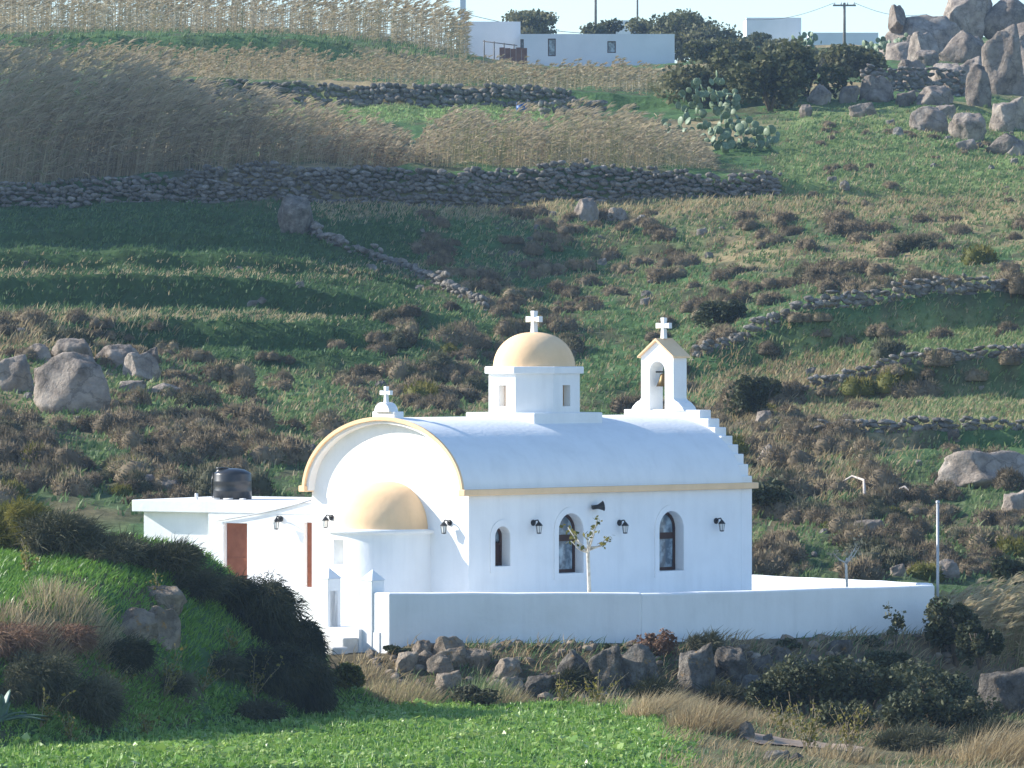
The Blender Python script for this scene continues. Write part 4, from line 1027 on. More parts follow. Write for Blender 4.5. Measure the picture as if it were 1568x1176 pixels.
# --- clump plants (each one a thing)
def tuft(px, py, n, h, spread, m, label, cat_, name, dmin=100, lean=.15, width=.014, D=None, tint=(.1, .8), droop=.25, out=.5, group=None, base_z=None):
    D = D or ground_D(px, py, dmin); x0 = X(px, D); z0 = gz(x0, D) if base_z is None else base_z
    a = rng.uniform(0, 6.28, n); rr = np.sqrt(rng.random(n)) * spread
    x = x0 + np.cos(a) * rr; y = D + np.sin(a) * rr * .8
    z = ground_z(x, y) if base_z is None else np.full(n, base_z)
    B = np.stack([x - x0, y - D, z - z0 - .03], 1)
    L = h * rng.uniform(.22, 1.1, n) * (1 - .45 * (rr / spread) ** 2)
    Dr = np.stack([np.cos(a) * rr / spread * out + rng.normal(lean, .3, n), np.sin(a) * rr / spread * out + rng.normal(0, .3, n), np.ones(n)], 1)
    bend = np.stack([L * droop * rng.uniform(.2, 1, n), L * rng.normal(0, .1, n), -L * droop * .3], 1)
    v, t = strands(B, Dr, L, np.full(n, width) * rng.uniform(.6, 1.5, n), bend, rng)
    o = link(name, np_mesh(name, v, t, tint=np.repeat(rng.uniform(*tint, n), 5)), m, None, (x0, D, z0))
    return tag(o, label, cat_, group)
def bush(px, py, w, h, m, label, name='bush', dmin=100, D=None, nleaf=2600, leaf=.07, strand=False, depth=None, cat_='bush', base_z=None, group=None, lobes=9, drop=0.0):
    """leafy bush: leaves spread through several lobes, with stems at the foot"""
    D = D or ground_D(px, py, dmin); x0 = X(px, D); z0 = gz(x0, D) if base_z is None else base_z; depth = depth or w * .8
    o = empty(name, (x0, D, z0), 0, label, cat_, group)
    pts = []; dirs = []
    for i in range(lobes):
        c = np.array([rng.uniform(-.36, .36) * w, rng.uniform(-.34, .34) * depth, rng.uniform(.28, .68) * h]); c[2] *= 1 - .9 * (c[0] / w) ** 2
        rad = np.array([w * .22, depth * .22, h * .28]) * rng.uniform(.45, 1.3)
        k = nleaf // lobes; d = rng.normal(size=(k, 3)); d /= np.linalg.norm(d, axis=1)[:, None]
        q = c + d * rad * (rng.uniform(.5, 1.08, (k, 1))); pts.append(q); dirs.append(d)
    C = np.vstack(pts); Dn = np.vstack(dirs); ok = C[:, 2] > -.25; C = C[ok]; Dn = Dn[ok]
    n = len(C); base = np.clip(.42 + .5 * (fbm(C[:, 0] * 2.2 / max(w, .5), C[:, 2] * 3 / max(h, .5) + C[:, 1], rng.integers(99), 3) - .5) * 2 + rng.normal(0, .13, n), 0, 1)
    if strand:
        L = rng.uniform(1.8, 4.5, n) * leaf * np.where(rng.random(n) < .08, 2.2, 1)
        v, t = strands(C, Dn + rng.normal(0, .6, Dn.shape) + np.array([.0, 0, .35 - drop]), L, np.full(n, leaf * .32), np.stack([L * .2, L * 0, -L * (.15 + drop)], 1), rng); tt = np.repeat(base, 5)
    else:
        v, t = leaves(C, leaf, rng, .1, 1.6); tt = np.repeat(base, 4)
    link('foliage', np_mesh('foliage', v, t, tint=tt), m, o)
    mb = MB()
    for i in range(5):
        a = rng.uniform(0, 6.28); e = (math.cos(a) * w * .25, math.sin(a) * depth * .25, h * .6)
        mb.tube([(0, 0, -.1), (e[0] * .4, e[1] * .4, h * .3), e], [.03 * h, .02 * h, .008 * h], 5)
    mb.build('stems', M['bark'], o)
    return o

# mound shrubs (left foreground)
MD = lambda px, D: D
MB_L = [ # photo foot column and row, width, height, material, leaves, strand size, droop, label
 (398, 975, 1.7, 1.35, 'bush_dark', 13000, .055, .5, 'dense dark spiny bush hanging over the right side of the mound'),
 (452, 1030, 1.25, 1.45, 'bush_dark', 11000, .055, .6, 'dark bush spilling down towards the gate from the mound'),
 (478, 1092, .85, 1.35, 'bush_dark', 8000, .055, .6, 'dark drooping bush at the right foot of the mound'),
 (420, 1068, 1.2, 1.3, 'bush_dark', 9000, .055, .5, 'dark bush below the dense spiny bush on the mound'),
 (352, 925, 1.2, .65, 'bush_dark', 7000, .05, .2, 'dark bush on the mound in front of the annex door'),
 (245, 872, 1.8, .62, 'bush_dark', 9000, .05, .0, 'dark green bush on the mound crest below the annex porch'),
 (300, 920, 1.2, .75, 'bush_grey', 5000, .05, .1, 'grey-green bush on the mound in front of the dark crest bush'),
 (175, 862, 1.2, .7, 'bush_grey', 5000, .05, .0, 'small grey bush on the crest between rounded bush and dark bush'),
 (95, 852, 1.6, 1.0, 'bush_grey', 9000, .06, .1, 'grey-green rounded bush on the mound crest at the left'),
 (22, 845, 1.6, 1.3, 'olive', 8000, .05, .0, 'yellow-green shrub on the mound crest at the left edge'),
 (60, 1090, 1.6, 1.35, 'bush_grey', 10000, .05, .2, 'large grey twiggy bush on the shaded lower front of the mound'),
 (140, 1110, 1.1, 1.1, 'bush_grey', 6000, .05, .2, 'smaller grey twiggy bush right of the large one on the mound front'),
 (190, 1030, 1.1, .8, 'bush_dark', 5000, .05, .2, 'dark weedy bush in the shaded hollow of the mound'),
 (15, 1010, 1.3, .9, 'brown_dry', 5000, .05, .2, 'reddish dry bush at the left edge of the mound front'),
 (100, 1000, 1.2, .7, 'brown_dry', 4000, .05, .2, 'reddish-brown dry weeds under the plateau edge of the mound'),
 (268, 1060, .8, .5, 'bush_grey', 2600, .04, .2, 'small grey bush low on the shaded mound side'),
 (340, 1040, .9, .6, 'bush_grey', 3000, .05, .2, 'grey weeds in the middle of the shaded mound side'),
 (400, 1110, 1.0, .6, 'bush_grey', 3000, .05, .2, 'grey dry weeds at the foot of the overhanging dark bushes'),
]
for px, py, w, h, mk, n, lf, dr, l in MB_L: bush(px, py, w, h, M[mk], l, dmin=100, nleaf=n, leaf=lf, strand=True, depth=w * .9, lobes=20, drop=dr)
tuft(110, 950, 900, .9, 1.0, M['dry'], 'pale dry grass standing on the sunny shoulder of the mound', 'dry grass', 'dry_grass_clump', tint=(.1, 1))
tuft(40, 985, 800, .9, .9, M['dry'], 'brownish dry grass on the mound front at the left edge', 'dry grass', 'dry_grass_clump', tint=(0, .7))
tuft(150, 985, 500, .7, .8, M['dry'], 'thin dry grass around the split slab on the mound', 'dry grass', 'dry_grass_clump', tint=(.1, 1))
tuft(70, 1050, 700, .9, .8, M['dry'], 'grey dry grass hanging on the shaded mound front', 'dry grass', 'dry_grass_clump', tint=(0, .5))
# dry stalk plants
def stalks(px, D, h, n, label, lean=.35, base_z=None, seeds=True):
    x0 = X(px, D); z0 = gz(x0, D) if base_z is None else base_z
    o = empty('dry_stalk_plant', (x0, D, z0), 0, label, 'dry weed')
    mb = MB(); S = []
    for i in range(n):
        a = rng.normal(lean * .7, .28); b_ = rng.normal(0, .25); L = h * rng.uniform(.4, 1.1); p = []
        for k in range(5):
            f = k / 4; p.append((a * L * f + .05 * rng.normal() * f, b_ * L * f, L * f * (1 - .12 * f)))
        mb.tube(p, [.008, .007, .006, .0045, .003], 4)
        for k in range(14):
            f = rng.uniform(.25, 1); S.append((a * L * f + rng.normal(0, .05), b_ * L * f + rng.normal(0, .05), L * f * (1 - .12 * f) + rng.normal(0, .04)))
    mb.build('stalks', M['stalk'], o)
    if seeds:
        v, t = leaves(np.array(S), .05, rng); link('seed_heads', np_mesh('seed_heads', v, t, tint=np.repeat(rng.uniform(.3, 1, len(S)), 4)), M['olive'], o)['kind'] = 'stuff'
    return o
for a in ((250, 1075, 1.35, 9, 'tall leaning dry stalks in the shaded front of the mound', .6, None), (310, 1060, 1.0, 7, 'short leaning stalks right of the tall leaning stalks on the mound', .5, None), (165, 1080, 1.2, 9, 'dry seeded stalks left of the tall leaning stalks', .2, None),
          (388, 1075, 1.1, 8, 'branching dry weed under the dark overhanging bush', .25, None), (352, 1000, 1.1, 4, 'single pale stalks beside the dark bush on the mound', .05, None), (243, 925, .8, 3, 'thin stalk in front of the flat rock on the mound', .05, None),
          (60, 1120, .9, 7, 'dry stalks near the agave', .25, None), (225, 1130, .7, 7, 'yellowish weed at the front foot of the mound', .1, None), (110, 1140, .7, 7, 'greenish weed in the field edge below the mound', .1, None), (40, 880, .9, 8, 'yellow flowering weeds on the bright plateau of the mound', .1, None),
          (1235, 113.5, 1.25, 16, 'tall tangled dry weeds in front of the bare path', .15, None), (1300, 114.5, 1.15, 14, 'pale dry weed stalks right of the bare path', .25, None), (1200, 117.5, 1.1, 10, 'dry weed stalks behind the bare path', .1, None),
          (915, 122.3, .9, 10, 'thin pale dry stalks at the foot of the bank', .1, None), (860, 122.5, .8, 8, 'few dry stalks left of the thin pale stalks at the bank', .1, None), (1130, 124.5, .9, 5, 'single dry stalk in front of the lichen boulders', .05, None)):
    stalks(a[0], a[1] if a[1] < 300 else ground_D(a[0], a[1], 100), a[2], a[3], a[4], a[5], a[6])
# agave at left edge
ag = empty('agave', gpt(2, 1105, 100.0), 0, 'grey-green agave rosette at the lower left edge', 'agave')
for i in range(11):
    a = i * 2.4; el_ = R(20 + (i % 4) * 18); L = 1.0 + .15 * math.sin(i); vs = []; fs = []
    for k in range(7):
        f = k / 6; w = .10 * (1 - f) ** .7 * (1 + .8 * f); r_ = L * f; zz = r_ * math.sin(el_) - .35 * f * f; rr = r_ * math.cos(el_)
        c = Vector((math.cos(a) * rr, math.sin(a) * rr, zz)); u = Vector((-math.sin(a), math.cos(a), 0))
        vs += [c + u * w + Vector((0, 0, .03)), c - Vector((0, 0, .03 * (1 - f))), c - u * w + Vector((0, 0, .03)), c + Vector((0, 0, .01))]
    for k in range(6):
        for j in range(4): fs.append((k * 4 + j, k * 4 + (j + 1) % 4, k * 4 + 4 + (j + 1) % 4, k * 4 + 4 + j))
    MB().add(vs, fs, True).build('leaf', M['agave'], ag)

# plants along the bank
tuft(615, 1050, 1600, .75, .85, M['dry'], 'yellowish dry grass clump at the left foot of the rubble heap', 'dry grass', 'dry_grass_clump', D=123.6, tint=(.3, 1))
tuft(560, 1030, 700, .5, .6, M['dry'], 'straw grass below the gate steps', 'dry grass', 'dry_grass_clump', D=124.6, tint=(.1, .9))
tuft(735, 1060, 900, .95, .55, M['grass'], 'tall green grass blades right of the rubble heap', 'grass', 'grass_clump', D=123.6, tint=(.3, 1))
tuft(770, 1070, 500, .8, .5, M['dry'], 'tall dry blades beside the tall green grass', 'dry grass', 'dry_grass_clump', D=123.3, tint=(.2, 1))
bush(730, 1080, 1.3, .55, M['bush_grey'], 'low grey-green weeds at the foot of the rubble heap', D=122.8, nleaf=2600, leaf=.06)
bush(530, 1080, .9, .7, M['olive'], 'green weedy bush at the right foot of the mound', D=122.6, nleaf=2600, leaf=.06)
bush(500, 1100, .7, .6, M['bush'], 'small dark green weed in the corner below the mound', D=119.5, nleaf=1600, leaf=.06)
tuft(925, 1090, 260, .65, .9, M['dry'], 'sparse pale straw along the foot of the bank', 'dry grass', 'dry_grass_clump', D=122.6, tint=(.3, .8))
tuft(1010, 1150, 2600, 1.0, .75, M['dry'], 'big pale tan dry grass clump at the right end of the green field', 'dry grass', 'dry_grass_clump', D=119, lean=.35, tint=(.3, .75), droop=.5, out=.7)
tuft(1075, 1170, 1500, 1.0, .75, M['dry'], 'brownish dry grass clump right of the pale tan clump', 'dry grass', 'dry_grass_clump', D=115.5, lean=.2, tint=(0, .6), droop=.3, out=.7)
tuft(1165, 1100, 600, .6, .7, M['dry'], 'low dry grass behind the bare path', 'dry grass', 'dry_grass_clump', D=120, tint=(.2, .7))
tuft(1300, 1175, 600, .55, .9, M['dry'], 'dry grass tangle in front of the bare path', 'dry grass', 'dry_grass_clump', D=113, tint=(0, .7))
tuft(1545, 1180, 2000, 1.3, 1.1, M['dry'], 'golden dry grass in the lower right corner', 'dry grass', 'dry_grass_clump', D=113, lean=.4, tint=(.1, .7), droop=.4)
tuft(1450, 1165, 700, .6, .9, M['dry'], 'short brown dry grass left of the lower right corner clump', 'dry grass', 'dry_grass_clump', D=114, tint=(0, .6))
bd = [(1240, 2.3, 1.7, 123.2, 'big dark shrub filling the bank below the right part of the wall'), (1330, 2.2, 1.6, 123.6, 'dark shrub right of the big bank shrub'), (1430, 2.1, 1.7, 124.8, 'dark grey-green shrub below the right wall corner'),
      (1400, 1.6, 1.2, 121.6, 'low dark shrub in front below the right wall corner'), (1180, 1.3, 1.0, 123.2, 'dark shrub beside the leaning pale boulder')]
for px, w, h, D, l in bd: bush(px, 0, w, h, M['bush'], l, D=D, nleaf=5200, leaf=.075, depth=w)
for px, D, w, h, mk, l in ((1110, 124.0, .9, .55, 'bush_grey', 'grey weedy bush between the lichen boulders and the dark shrubs'), (1280, 127.6, 1.1, .5, 'bush', 'low dark weeds on the bank just under the round boulder'), (1200, 126.4, .9, .5, 'bush_grey', 'grey twiggy weeds on the bank near its middle'), (1360, 128.8, 1.1, .6, 'bush', 'dark weeds on the bank below the young leafy plant'),
                           (1300, 120.4, 1.6, .9, 'bush', 'dark shrub in front of the bank shrubs near the path'), (1480, 122, 1.5, 1.1, 'bush', 'dark shrub left of the large pale rock at the right edge'), (1500, 117, 1.6, .7, 'bush_grey', 'grey weedy bush behind the lower right dry grass'), (1390, 116.5, 1.4, .5, 'bush_grey', 'low grey weeds between the path and the lower right corner'), (880, 124.2, .8, .5, 'bush_dark', 'dark weeds between the big lichen boulders'), (990, 123.8, 1.0, .6, 'bush_dark', 'dark weeds at the foot of the upright boulder')):
    bush(px, 0, w, h, M[mk], l, D=D, nleaf=2600, leaf=.06, strand=mk != 'bush')
bush(1464, 0, 1.3, 1.8, M['bush'], 'tall dark shrub growing against the right corner of the wall', D=130.2, nleaf=5000, leaf=.075, base_z=.6)
bush(1500, 0, 1.2, 1.3, M['bush'], 'dark shrub right of the wall corner', D=129.2, nleaf=3500, leaf=.075, base_z=.6)
bush(1003, 0, 1.05, 1.05, M['brown_dry'], 'brown dry bush with seed heads in front of the wall', D=126.0, nleaf=3000, leaf=.05, base_z=.72, cat_='dry bush')
bush(1075, 0, .8, .62, M['bush_grey'], 'small grey twiggy bush right of the brown dry bush', D=126.6, nleaf=1500, leaf=.05, strand=True, base_z=.95)
tuft(1150, 0, 60, .55, .3, M['dry'], 'few bare twigs against the wall foot', 'dry grass', 'dry_grass_clump', D=127.6, base_z=1.05, tint=(0, .4))
tuft(725, 0, 70, .5, .35, M['grass'], 'few dark blades against the wall foot above the rubble heap', 'grass', 'grass_clump', D=126.4, base_z=1.1, tint=(0, .4))
for i, (px, w) in enumerate(((610, .8), (690, .5), (820, .5), (1210, .8), (1330, .9), (940, .5))):
    bush(px, 0, w, .32, M['bush'], ['low green mat of weeds at the left wall corner', 'small dark weed between rubble stones under the wall', 'small dark weed at the wall foot below the small window', 'green weeds at the wall foot left of the round boulder', 'green weeds at the wall foot right of the round boulder', 'small dark weed at the wall foot left of the brown dry bush'][i], D=126.0 + max(0, (px - 980) / 450 * 4.5), nleaf=900, leaf=.05, base_z=1.0, cat_='weed')
# young leafy plant against the wall
def sapling(loc, h, label, name, leafy, m, lm, nb=5, trunk=.035, spread=.5, nl=12, leaf=.07, cat_='young tree', start=.62):
    o = empty(name, loc, 0, label, cat_)
    tr = MB(); tr.tube([(0, 0, -.1), (.02, 0, h * .35), (-.01, 0.02, h * start), (.02, 0, h * (start + .08))], [trunk, trunk * .9, trunk * .8, trunk * .7], 8)
    tips = []
    for i in range(nb):
        a = i * 2.4 + .4; e = Vector((math.cos(a) * spread * rng.uniform(.6, 1), math.sin(a) * spread * .7, h * rng.uniform(start + .08, 1.0))); b0 = Vector((0, 0, h * rng.uniform(start - .02, start + .06)))
        md = b0.lerp(e, .55) + Vector((0, 0, -.08 * h * .3)); tr.tube([b0, md, e], [trunk * .5, trunk * .38, trunk * .2], 5); tips.append(e); tips.append(md.lerp(e, .5))
    tr.build('trunk', m, o)
    C = np.vstack([np.array(t_) + rng.normal(0, .07, (nl, 3)) for t_ in tips]); v, t = leaves(C, leaf, rng, 0, 1.5)
    link('leaves', np_mesh('leaves', v, t, tint=np.repeat(rng.uniform(.1, 1, len(C)), 4)), lm, o)
    return o
fz = ZG + .06
D_ = 128.3; sapling((X(901, D_), D_, fz), 2.75, 'young tree with pale limewashed trunk and few leaves in the courtyard', 'courtyard_tree', True, M['pale_bark'], M['olive'], 8, .05, .66, 5, .08, start=.68)
D_ = 135; sapling((X(1296, D_), D_, fz), 2.0, 'bare thin sapling with yellow leaves above the far end wall', 'courtyard_sapling', True, M['pale_bark'], M['reed_gold'], 6, .04, .4, 8, .07, start=.66)
D_ = 129.6; sapling((X(1372, D_), D_, .95), 1.05, 'dark green leafy plant standing against the right part of the wall', 'wild_plant', True, M['bark'], M['bush'], 5, .02, .2, 16, .08, cat_='plant', start=.35)
D_ = 132.0
pole = empty('metal_pole', (X(1436, 132.4), 132.4, .6), 0, 'thin grey metal pole at the right corner of the churchyard wall', 'pole')
MB().tube([(0, 0, -.1), (0, 0, 3.85)], .035, 8).build('pole_shaft', M['galv'], pole); MB().lathe([(.05, 0), (.05, .05), (.001, .07)], 8, c=(0, 0, 3.83)).build('pole_cap', M['galv'], pole)

# ------------------------------------------------------------------ reeds
def reed_bed(name, label, pxs, Ds, hfun, n, m, lean=.22, width=.035, tint=(.1, .75), plume=True, leafn=5):
    px = rng.uniform(*pxs, n); D = rng.uniform(*Ds, n); keep = hfun(px) > .25; px, D = px[keep], D[keep]; n = len(px)
    x = (px - CX) / F * D; z = ground_z(x, D); H = hfun(px) * rng.uniform(.55, 1.1, n)
    tb = np.clip(rng.uniform(*tint, n) + .5 * (vnoise(px * .03, D * .15, 17) - .5), 0, 1); H = H * (.78 + .44 * vnoise(px * .09, D * .4, 23)); parts = []
    B = np.stack([x, D, z - .05], 1); ln = lean * rng.normal(1, .5, n); lny = rng.normal(-.05, .10, n)
    cur = rng.uniform(.02, .32, n) * min(1, lean * 4)
    def pt(f): return B + np.stack([H * (ln * f * .5 + cur * f ** 3), H * lny * f, H * f * (1 - .10 * f * cur * 3)], 1)
    seg = [0, .3, .55, .78, 1.0]; wd = width * .62 * np.array([1, .95, .8, .6, .25])
    side = np.stack([np.ones(n), rng.normal(0, .4, n), np.zeros(n)], 1); side /= np.linalg.norm(side, axis=1)[:, None]
    V = []; 
    for f, w in zip(seg, wd): p = pt(f); V += [p - side * w / 2, p + side * w / 2]
    V = np.stack(V, 1).reshape(-1, 3); i = np.arange(n)[:, None] * 10
    T = np.concatenate([np.concatenate([i + [2 * k, 2 * k + 1, 2 * k + 3], i + [2 * k, 2 * k + 3, 2 * k + 2]]) for k in range(4)])
    parts.append((V, T, np.repeat(tb, 10)))
    for k in range(leafn):
        f = rng.uniform(.08, .98, n); p = np.stack([pt(ff)[j] for j, ff in ((0, 0),)], 0) if 0 else (B + np.stack([H * (ln * f * .5 + cur * f ** 3), H * lny * f, H * f * (1 - .10 * f * cur * 3)], 1))
        L = rng.uniform(.35, .75, n) * np.clip(H / 3, .4, 1.2); sg = rng.choice([-1, 1], n, p=[.3, .7])
        d = np.stack([sg * rng.uniform(.4, 1, n), rng.normal(0, .4, n), rng.uniform(.3, 1.0, n)], 1)
        v, t = strands(p, d, L, np.full(n, width * 1.25), np.stack([L * .25, L * 0, -L * .45], 1), rng); parts.append((v, t, np.repeat(np.clip(tb + rng.normal(.05, .18, n), 0, 1), 5)))
    if plume:
        top = pt(1.0); 
        for k in range(5):
            L = rng.uniform(.3, .6, n) * np.clip(H / 3.5, .5, 1.1); d = np.stack([rng.uniform(.1, .9, n), rng.normal(0, .3, n), rng.uniform(.3, 1, n)], 1)
            v, t = strands(top - [0, 0, .15], d, L, np.full(n, width * 1.6), np.stack([L * .5, L * 0, -L * .2], 1), rng); parts.append((v, t, np.repeat(np.clip(rng.normal(.66, .1, n), 0, 1), 5)))
    v, t, tt = cat(parts)
    return tag(link(name, np_mesh(name, v, t, tint=tt), m), label, 'reeds', kind='stuff')
def hprof(xs, hs): return lambda px: np.interp(px, xs, hs) * (.88 + .24 * vnoise(px * .035, px * 0 + 1.7, 5))
reed_bed('reed_bed', 'tall grey-brown giant reeds on the terrace at the upper left', (-60, 645), (242, 252), hprof([-60, 0, 150, 230, 330, 450, 540, 570, 600, 640], [5.6, 5.6, 5.2, 4.3, 3.4, 2.5, 2.0, 1.6, 1.2, .8]), 2300, M['reed'], .26)
reed_bed('reed_bed', 'shorter tan reeds above the long stone wall in the middle', (620, 1095), (242, 252), hprof([625, 650, 680, 760, 900, 1000, 1060, 1090], [.3, 1.5, 2.1, 1.9, 2.3, 1.9, 1.3, .3]), 1500, M['reed'], .08, tint=(.4, 1))
reed_bed('reed_bed', 'low green-gold reeds above the shaded hilltop wall', (-60, 1050), (293, 324), hprof([-60, 300, 700, 900, 1050], [1.25, 1.2, 1.25, 1.3, 1.2]), 2300, M['reed_gold'], .04, .04, (0, .9), True, 6)
reed_bed('reed_bed', 'orange-tan reeds along the skyline at the upper left', (-60, 715), (352, 378), hprof([-60, 400, 660, 700, 715], [3.2, 2.9, 3.0, 2.9, 2.2]), 1800, M['reed_gold'], .04, .045, (.2, 1), True, 7)
reed_bed('reed_bed', 'pale dry reeds beyond the right corner of the churchyard wall', (1445, 1620), (131, 138), hprof([1445, 1480, 1568, 1620], [.9, 1.5, 1.7, 1.7]), 900, M['dry'], .2, .025, (.1, 1), True, 4)

# ------------------------------------------------------------------ hilltop: houses, trees, poles, barrel, prickly pears
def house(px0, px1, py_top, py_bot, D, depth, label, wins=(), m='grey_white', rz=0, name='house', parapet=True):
    x0, x1 = X(px0, D), X(px1, D); zt_ = ZC + (HY - py_top) / F * D; zb_ = ZC + (HY - py_bot) / F * D - 1.2
    o = empty(name, ((x0 + x1) / 2, D, zb_), rz, label, 'house'); w = (x1 - x0) / 2; h = zt_ - zb_
    holes = []
    for (a0, b0, a1, b1) in wins:
        holes.append([(X(a0, D) - o.location.x, ZC + (HY - b1) / F * D - zb_), (X(a1, D) - o.location.x, ZC + (HY - b1) / F * D - zb_), (X(a1, D) - o.location.x, ZC + (HY - b0) / F * D - zb_), (X(a0, D) - o.location.x, ZC + (HY - b0) / F * D - zb_)])
    MB().prism([(-w, 0), (w, 0), (w, h), (-w, h)], holes, 0, .3, lambda a, b, d: (a, d, b)).build('wall', M[m], o)
    box('wall', M[m], o, -w, -w + .3, .3, depth, 0, h); box('wall', M[m], o, w - .3, w, .3, depth, 0, h); box('wall', M[m], o, -w, w, depth, depth + .3, 0, h)
    box('roof', M[m], o, -w + .3, w - .3, .3, depth, h - .35, h - .2)
    for hl in holes:
        f = MB().prism(hl, [[(hl[0][0] + .08, hl[0][1] + .08), (hl[1][0] - .08, hl[1][1] + .08), (hl[2][0] - .08, hl[2][1] - .08), (hl[3][0] + .08, hl[3][1] - .08)]], .12, .2, lambda a, b, d: (a, d, b)).build('window', M['frame'], o)
        MB().prism(hl, [], .2, .22, lambda a, b, d: (a, d, b)).build('pane', M['glass'], f)
    return o
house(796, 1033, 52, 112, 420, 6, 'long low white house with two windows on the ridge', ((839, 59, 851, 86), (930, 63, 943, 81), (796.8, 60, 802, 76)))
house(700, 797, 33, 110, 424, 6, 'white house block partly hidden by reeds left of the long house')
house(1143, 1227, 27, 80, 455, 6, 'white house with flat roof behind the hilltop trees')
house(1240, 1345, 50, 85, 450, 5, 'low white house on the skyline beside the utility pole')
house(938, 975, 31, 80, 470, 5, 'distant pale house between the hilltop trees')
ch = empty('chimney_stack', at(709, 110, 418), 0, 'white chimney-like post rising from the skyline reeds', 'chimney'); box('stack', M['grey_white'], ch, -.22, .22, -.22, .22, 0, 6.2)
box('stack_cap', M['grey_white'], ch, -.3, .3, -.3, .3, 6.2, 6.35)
pen = empty('sheet_pen', at(786, 112, 405), 0, 'rust-red sheet metal pen with rails beside the long house', 'pen')
for k in range(5): box('sheet_panel', M['rust'], pen, -1.05 + k * .42, -.64 + k * .42, -.02 + .02 * (k % 2), .02 + .02 * (k % 2), 0, 1.95 - .05 * (k % 3))
for k in range(4): MB().tube([(-2.2 + k * .75, .1, 0), (-2.2 + k * .75, .1, 2.5 - k * .1)], .05, 5).build('post', M['wood_pole'], pen)
MB().tube([(-2.3, .1, 2.42), (.3, .1, 2.1)], .04, 5).build('rail', M['wood_pole'], pen)
def upole(px, D, top, bot, label, arm=False, r=.13):
    b0 = at(px, bot, D); h = (bot - top) / F * D + 1.0
    o = empty('utility_pole', (b0.x, D, b0.z - 1), 0, label, 'utility pole'); MB().tube([(0, 0, 0), (0, 0, h)], [r, r * .75], 8).build('pole_shaft', M['wood_pole'], o)
    if arm:
        ca = box('cross_arm', M['wood_pole'], o, -.95, .95, -.06, .06, h - .3, h - .16)
        for k in range(4): MB().lathe([(.0, 0), (.05, 0), (.06, .1), (.03, .2), (.001, .22)], 8, c=(-.8 + k * .53, 0, h - .16)).build('insulator', M['galv'], ca)
upole(912, 452, -30, 60, 'left bare wooden pole cut by the top edge above the long house')
upole(976, 462, -30, 60, 'right bare wooden pole cut by the top edge above the long house', r=.1)
upole(1293, 440, 4, 80, 'utility pole with cross arm standing on the skyline', True, .14)
MB_ = MB().tube([at(716, 22, 440).lerp(at(912, 52, 452), i / 10) + Vector((0, 0, -.3 * math.sin(math.pi * i / 10))) for i in range(11)], .025, 4)
tag(MB_.build('overhead_wire', M['black_metal']), 'thin overhead wire sagging above the long house', 'wire')
for k, (dx, l) in enumerate(((-.8, 'upper left overhead wire leaving the cross-arm pole'), (.79, 'right overhead wire leaving the cross-arm pole'))):
    a0 = at(1293, 6, 440) + Vector((dx, 0, .1)); b0 = at(1140 if k == 0 else 1420, 30 if k == 0 else 22, 455)
    tag(MB().tube([a0.lerp(b0, i / 10) + Vector((0, 0, -.5 * math.sin(math.pi * i / 10))) for i in range(11)], .02, 4).build('overhead_wire', M['black_metal']), l, 'wire')
def tree(px, py_base, D, w, h, label, nleaf=3200, leaf=.21, m='tree', clear=.25):
    b0 = at(px, py_base, D); o = empty('tree', (b0.x, D, b0.z - .5), 0, label, 'tree'); pts = []
    tr = MB(); tr.tube([(0, 0, 0), (.05 * w, 0, h * .3), (0, .1, h * .55)], [.05 * h, .035 * h, .02 * h], 7)
    for i in range(9):
        a = i * 2.4; c = np.array([math.cos(a) * w * .32 * rng.uniform(.4, 1), math.sin(a) * w * .3, h * rng.uniform(clear + .2, .86)])
        tr.tube([(0, 0, h * .3), tuple(c * .6 + np.array([0, 0, h * .1])), tuple(c)], [.02 * h, .012 * h, .005 * h], 5)
        k = nleaf // 9; d = rng.normal(size=(k, 3)); d /= np.linalg.norm(d, axis=1)[:, None]; pts.append(c + d * np.array([w * .22, w * .22, h * .17]) * rng.uniform(.35, 1.35, (k, 1)))
    tr.build('trunk', M['bark'], o); C = np.vstack(pts); v, t = leaves(C, leaf, rng, 0, 1.5)
    tt = np.clip(.45 + (fbm(C[:, 0] * .8, C[:, 2] * .8 + C[:, 1], 12, 3) - .5) + rng.normal(0, .12, len(C)), 0, 1)
    link('crown', np_mesh('crown', v, t, tint=np.repeat(tt, 4)), M[m], o)
tree(808, 62, 436, 4.4, 2.9, 'round tree behind the gap between the two white houses', clear=.1)
tree(918, 72, 438, 3.6, 2.8, 'low bushy tree behind the long house', clear=.0)
tree(985, 75, 438, 4.2, 3.0, 'bushy tree left of the tallest hilltop tree', clear=.0)
tree(1040, 90, 434, 5.0, 4.4, 'tallest hilltop tree right of the long house', 4600, clear=.0)
tree(1092, 90, 432, 5.2, 4.1, 'wide hilltop tree right of the tallest tree', 3600, clear=.0)
tree(1150, 84, 430, 3.6, 2.2, 'low rounded hilltop tree in front of the flat-roofed house', clear=.0)
tree(1190, 84, 428, 3.0, 1.9, 'small dark tree at the right end of the hilltop trees', clear=.0)
HB = [(1075, 160, 5.0, 2.6, 'brownish hilltop bush at the left of the dark bush mass'), (1130, 158, 4.2, 3.4, 'dark green bush left of centre in the hilltop bush mass'), (1180, 170, 4.4, 3.6, 'large dark bush in the middle of the hilltop bush mass'), (1235, 150, 4.6, 3.4, 'dark bush right of centre in the hilltop bush mass'),
      (1290, 128, 4.6, 2.6, 'rounded dark bush above the boulder row'), (1205, 110, 5.0, 2.2, 'bush at the top of the hilltop bush mass'), (1110, 105, 5.0, 2.2, 'olive brown bush top behind the prickly pears'), (1320, 108, 3.0, 1.6, 'small bush at the right end of the hilltop bush mass')]
for px, py, w, h, l in HB: bush(px, py, w, h, M['tree'], l, dmin=245, nleaf=3400, leaf=.20, lobes=11)
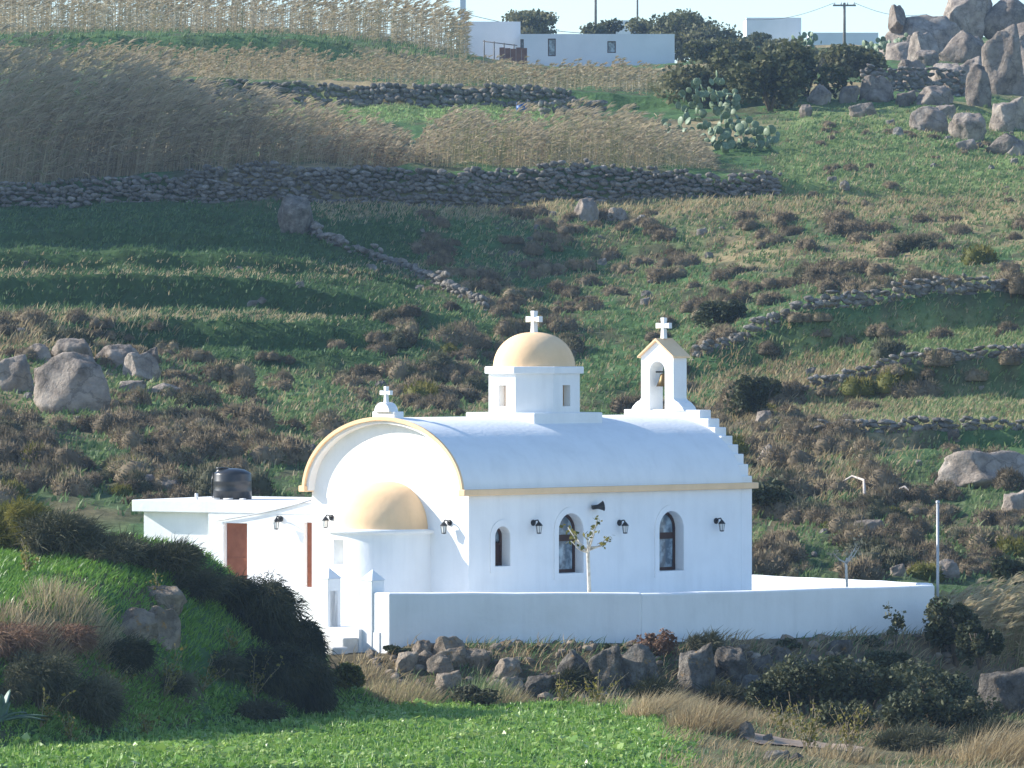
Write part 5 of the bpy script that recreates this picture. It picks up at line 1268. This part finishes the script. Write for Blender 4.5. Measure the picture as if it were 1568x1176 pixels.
for px, py, w, h, l in ((1180, 785, 1.9, 1.1, 'green rounded bush right of the chapel eave'), (1100, 500, 2.4, 1.1, 'olive green bush at the left end of the upper right bench wall'), (1165, 640, 2.2, 1.9, 'tall dark bush in the brush right of the bell tower'), (1560, 890, 1.5, .8, 'dark tuft bush at the right edge of the scrub slope'), (610, 250, 2.6, 1.1, 'dark bush under the prickly pear on the long wall')):
    bush(px, py, w, h, M['bush'], l, dmin=141, nleaf=2600, leaf=.11)
# blue barrel
p = gpt(799, 172, 262); bar = empty('barrel', p, 0, 'blue plastic barrel on the green strip on the hilltop', 'barrel')
MB().lathe([(.001, 0), (.27, 0), (.29, .03), (.29, .22), (.305, .24), (.29, .26), (.29, .45), (.27, .5), (.001, .5)], 20).build('drum_body', M['blue'], bar); MB().lathe([(.28, .5), (.29, .52), (.001, .53)], 20).build('drum_lid', M['blue'], bar)
# prickly pears
pad = MB().lathe([(.001, 0), (.35, .06), (.75, .3), (1, .8), (.95, 1.3), (.6, 1.7), (.001, 1.85)], 10).mesh('pad_shape'); pad.materials.append(M['pear'])
def prickly(px, py, w, h, n, label, dmin=200, D=None):
    D = D or ground_D(px, py, dmin); x0 = X(px, D); o = empty('prickly_pear', (x0, D, gz(x0, D)), 0, label, 'cactus')
    for i in range(n):
        a = rng.uniform(0, 6.28); r_ = math.sqrt(rng.random()); zz = h * rng.random() ** .8 * (1 - .55 * r_ * r_); s = rng.uniform(.15, .24)
        link('pad', pad, None, o, (math.cos(a) * r_ * w / 2, math.sin(a) * r_ * w / 3, max(zz - .1, 0)), (rng.normal(0, .45), rng.normal(0, .5), rng.uniform(0, 3.14)), (s, s * .22, s))
prickly(1090, 185, 3.2, 2.6, 80, 'tall prickly pear cactus at the left of the dark hilltop bushes', 250)
prickly(1118, 232, 4.6, 1.7, 110, 'wide prickly pear cactus right of the middle reeds', 241)
prickly(1040, 222, 2.6, 1.3, 40, 'small prickly pear cactus at the right end of the middle reeds', 241)
prickly(605, 252, 3.4, 1.2, 70, 'prickly pear cactus on the long wall between the two reed beds', 239.8)
prickly(1235, 80, 2.6, 1.2, 45, 'prickly pear cactus on the skyline below the utility pole', D=400)
prickly(1340, 84, 3.0, 1.3, 55, 'prickly pear cactus left of the hilltop outcrop', D=365)
prickly(1385, 78, 3.0, 1.4, 50, 'prickly pear cactus in front of the hilltop outcrop', D=360)
prickly(1172, 82, 1.6, .6, 18, 'small prickly pear in front of the flat-roofed house', D=395)
# bleached dead branches
def deadwood(pts, label):
    a = [gpt(px, py) for px, py in pts]; c = a[0].copy()
    d = [p + Vector((0, 0, .10 + .28 * math.sin(math.pi * i / (len(a) - 1)))) for i, p in enumerate(a)]
    tag(MB().tube(d, [.05] + [.045] * (len(d) - 2) + [.02], 6).build('dead_branch', M['dead_wood']), label, 'branch')
deadwood([(1324, 768), (1323, 752), (1305, 746), (1281, 748)], 'bleached bent dead branch on the slope above the end wall')
deadwood([(1366, 760), (1385, 764), (1403, 768)], 'straight bleached dead branch lying right of the bent branch')

# ------------------------------------------------------------------ haze
if HAZE:
    hz = MB().box(-420, 420, -30, 1105, -6, 90).build('haze', None)
    hm = bpy.data.materials.new('haze'); hm.use_nodes = True; hn = hm.node_tree; hn.nodes.remove(hn.nodes['Principled BSDF'])
    vol = hn.nodes.new('ShaderNodeVolumePrincipled'); vol.inputs['Color'].default_value = (.50, .72, 1, 1); vol.inputs['Density'].default_value = HAZE; vol.inputs['Anisotropy'].default_value = .3
    hn.links.new(vol.outputs[0], hn.nodes['Material Output'].inputs['Volume'])
    hz.data.materials.append(hm); tag(hz, 'pale bluish haze over the hillside', 'haze', kind='stuff'); hz.display_type = 'WIRE'
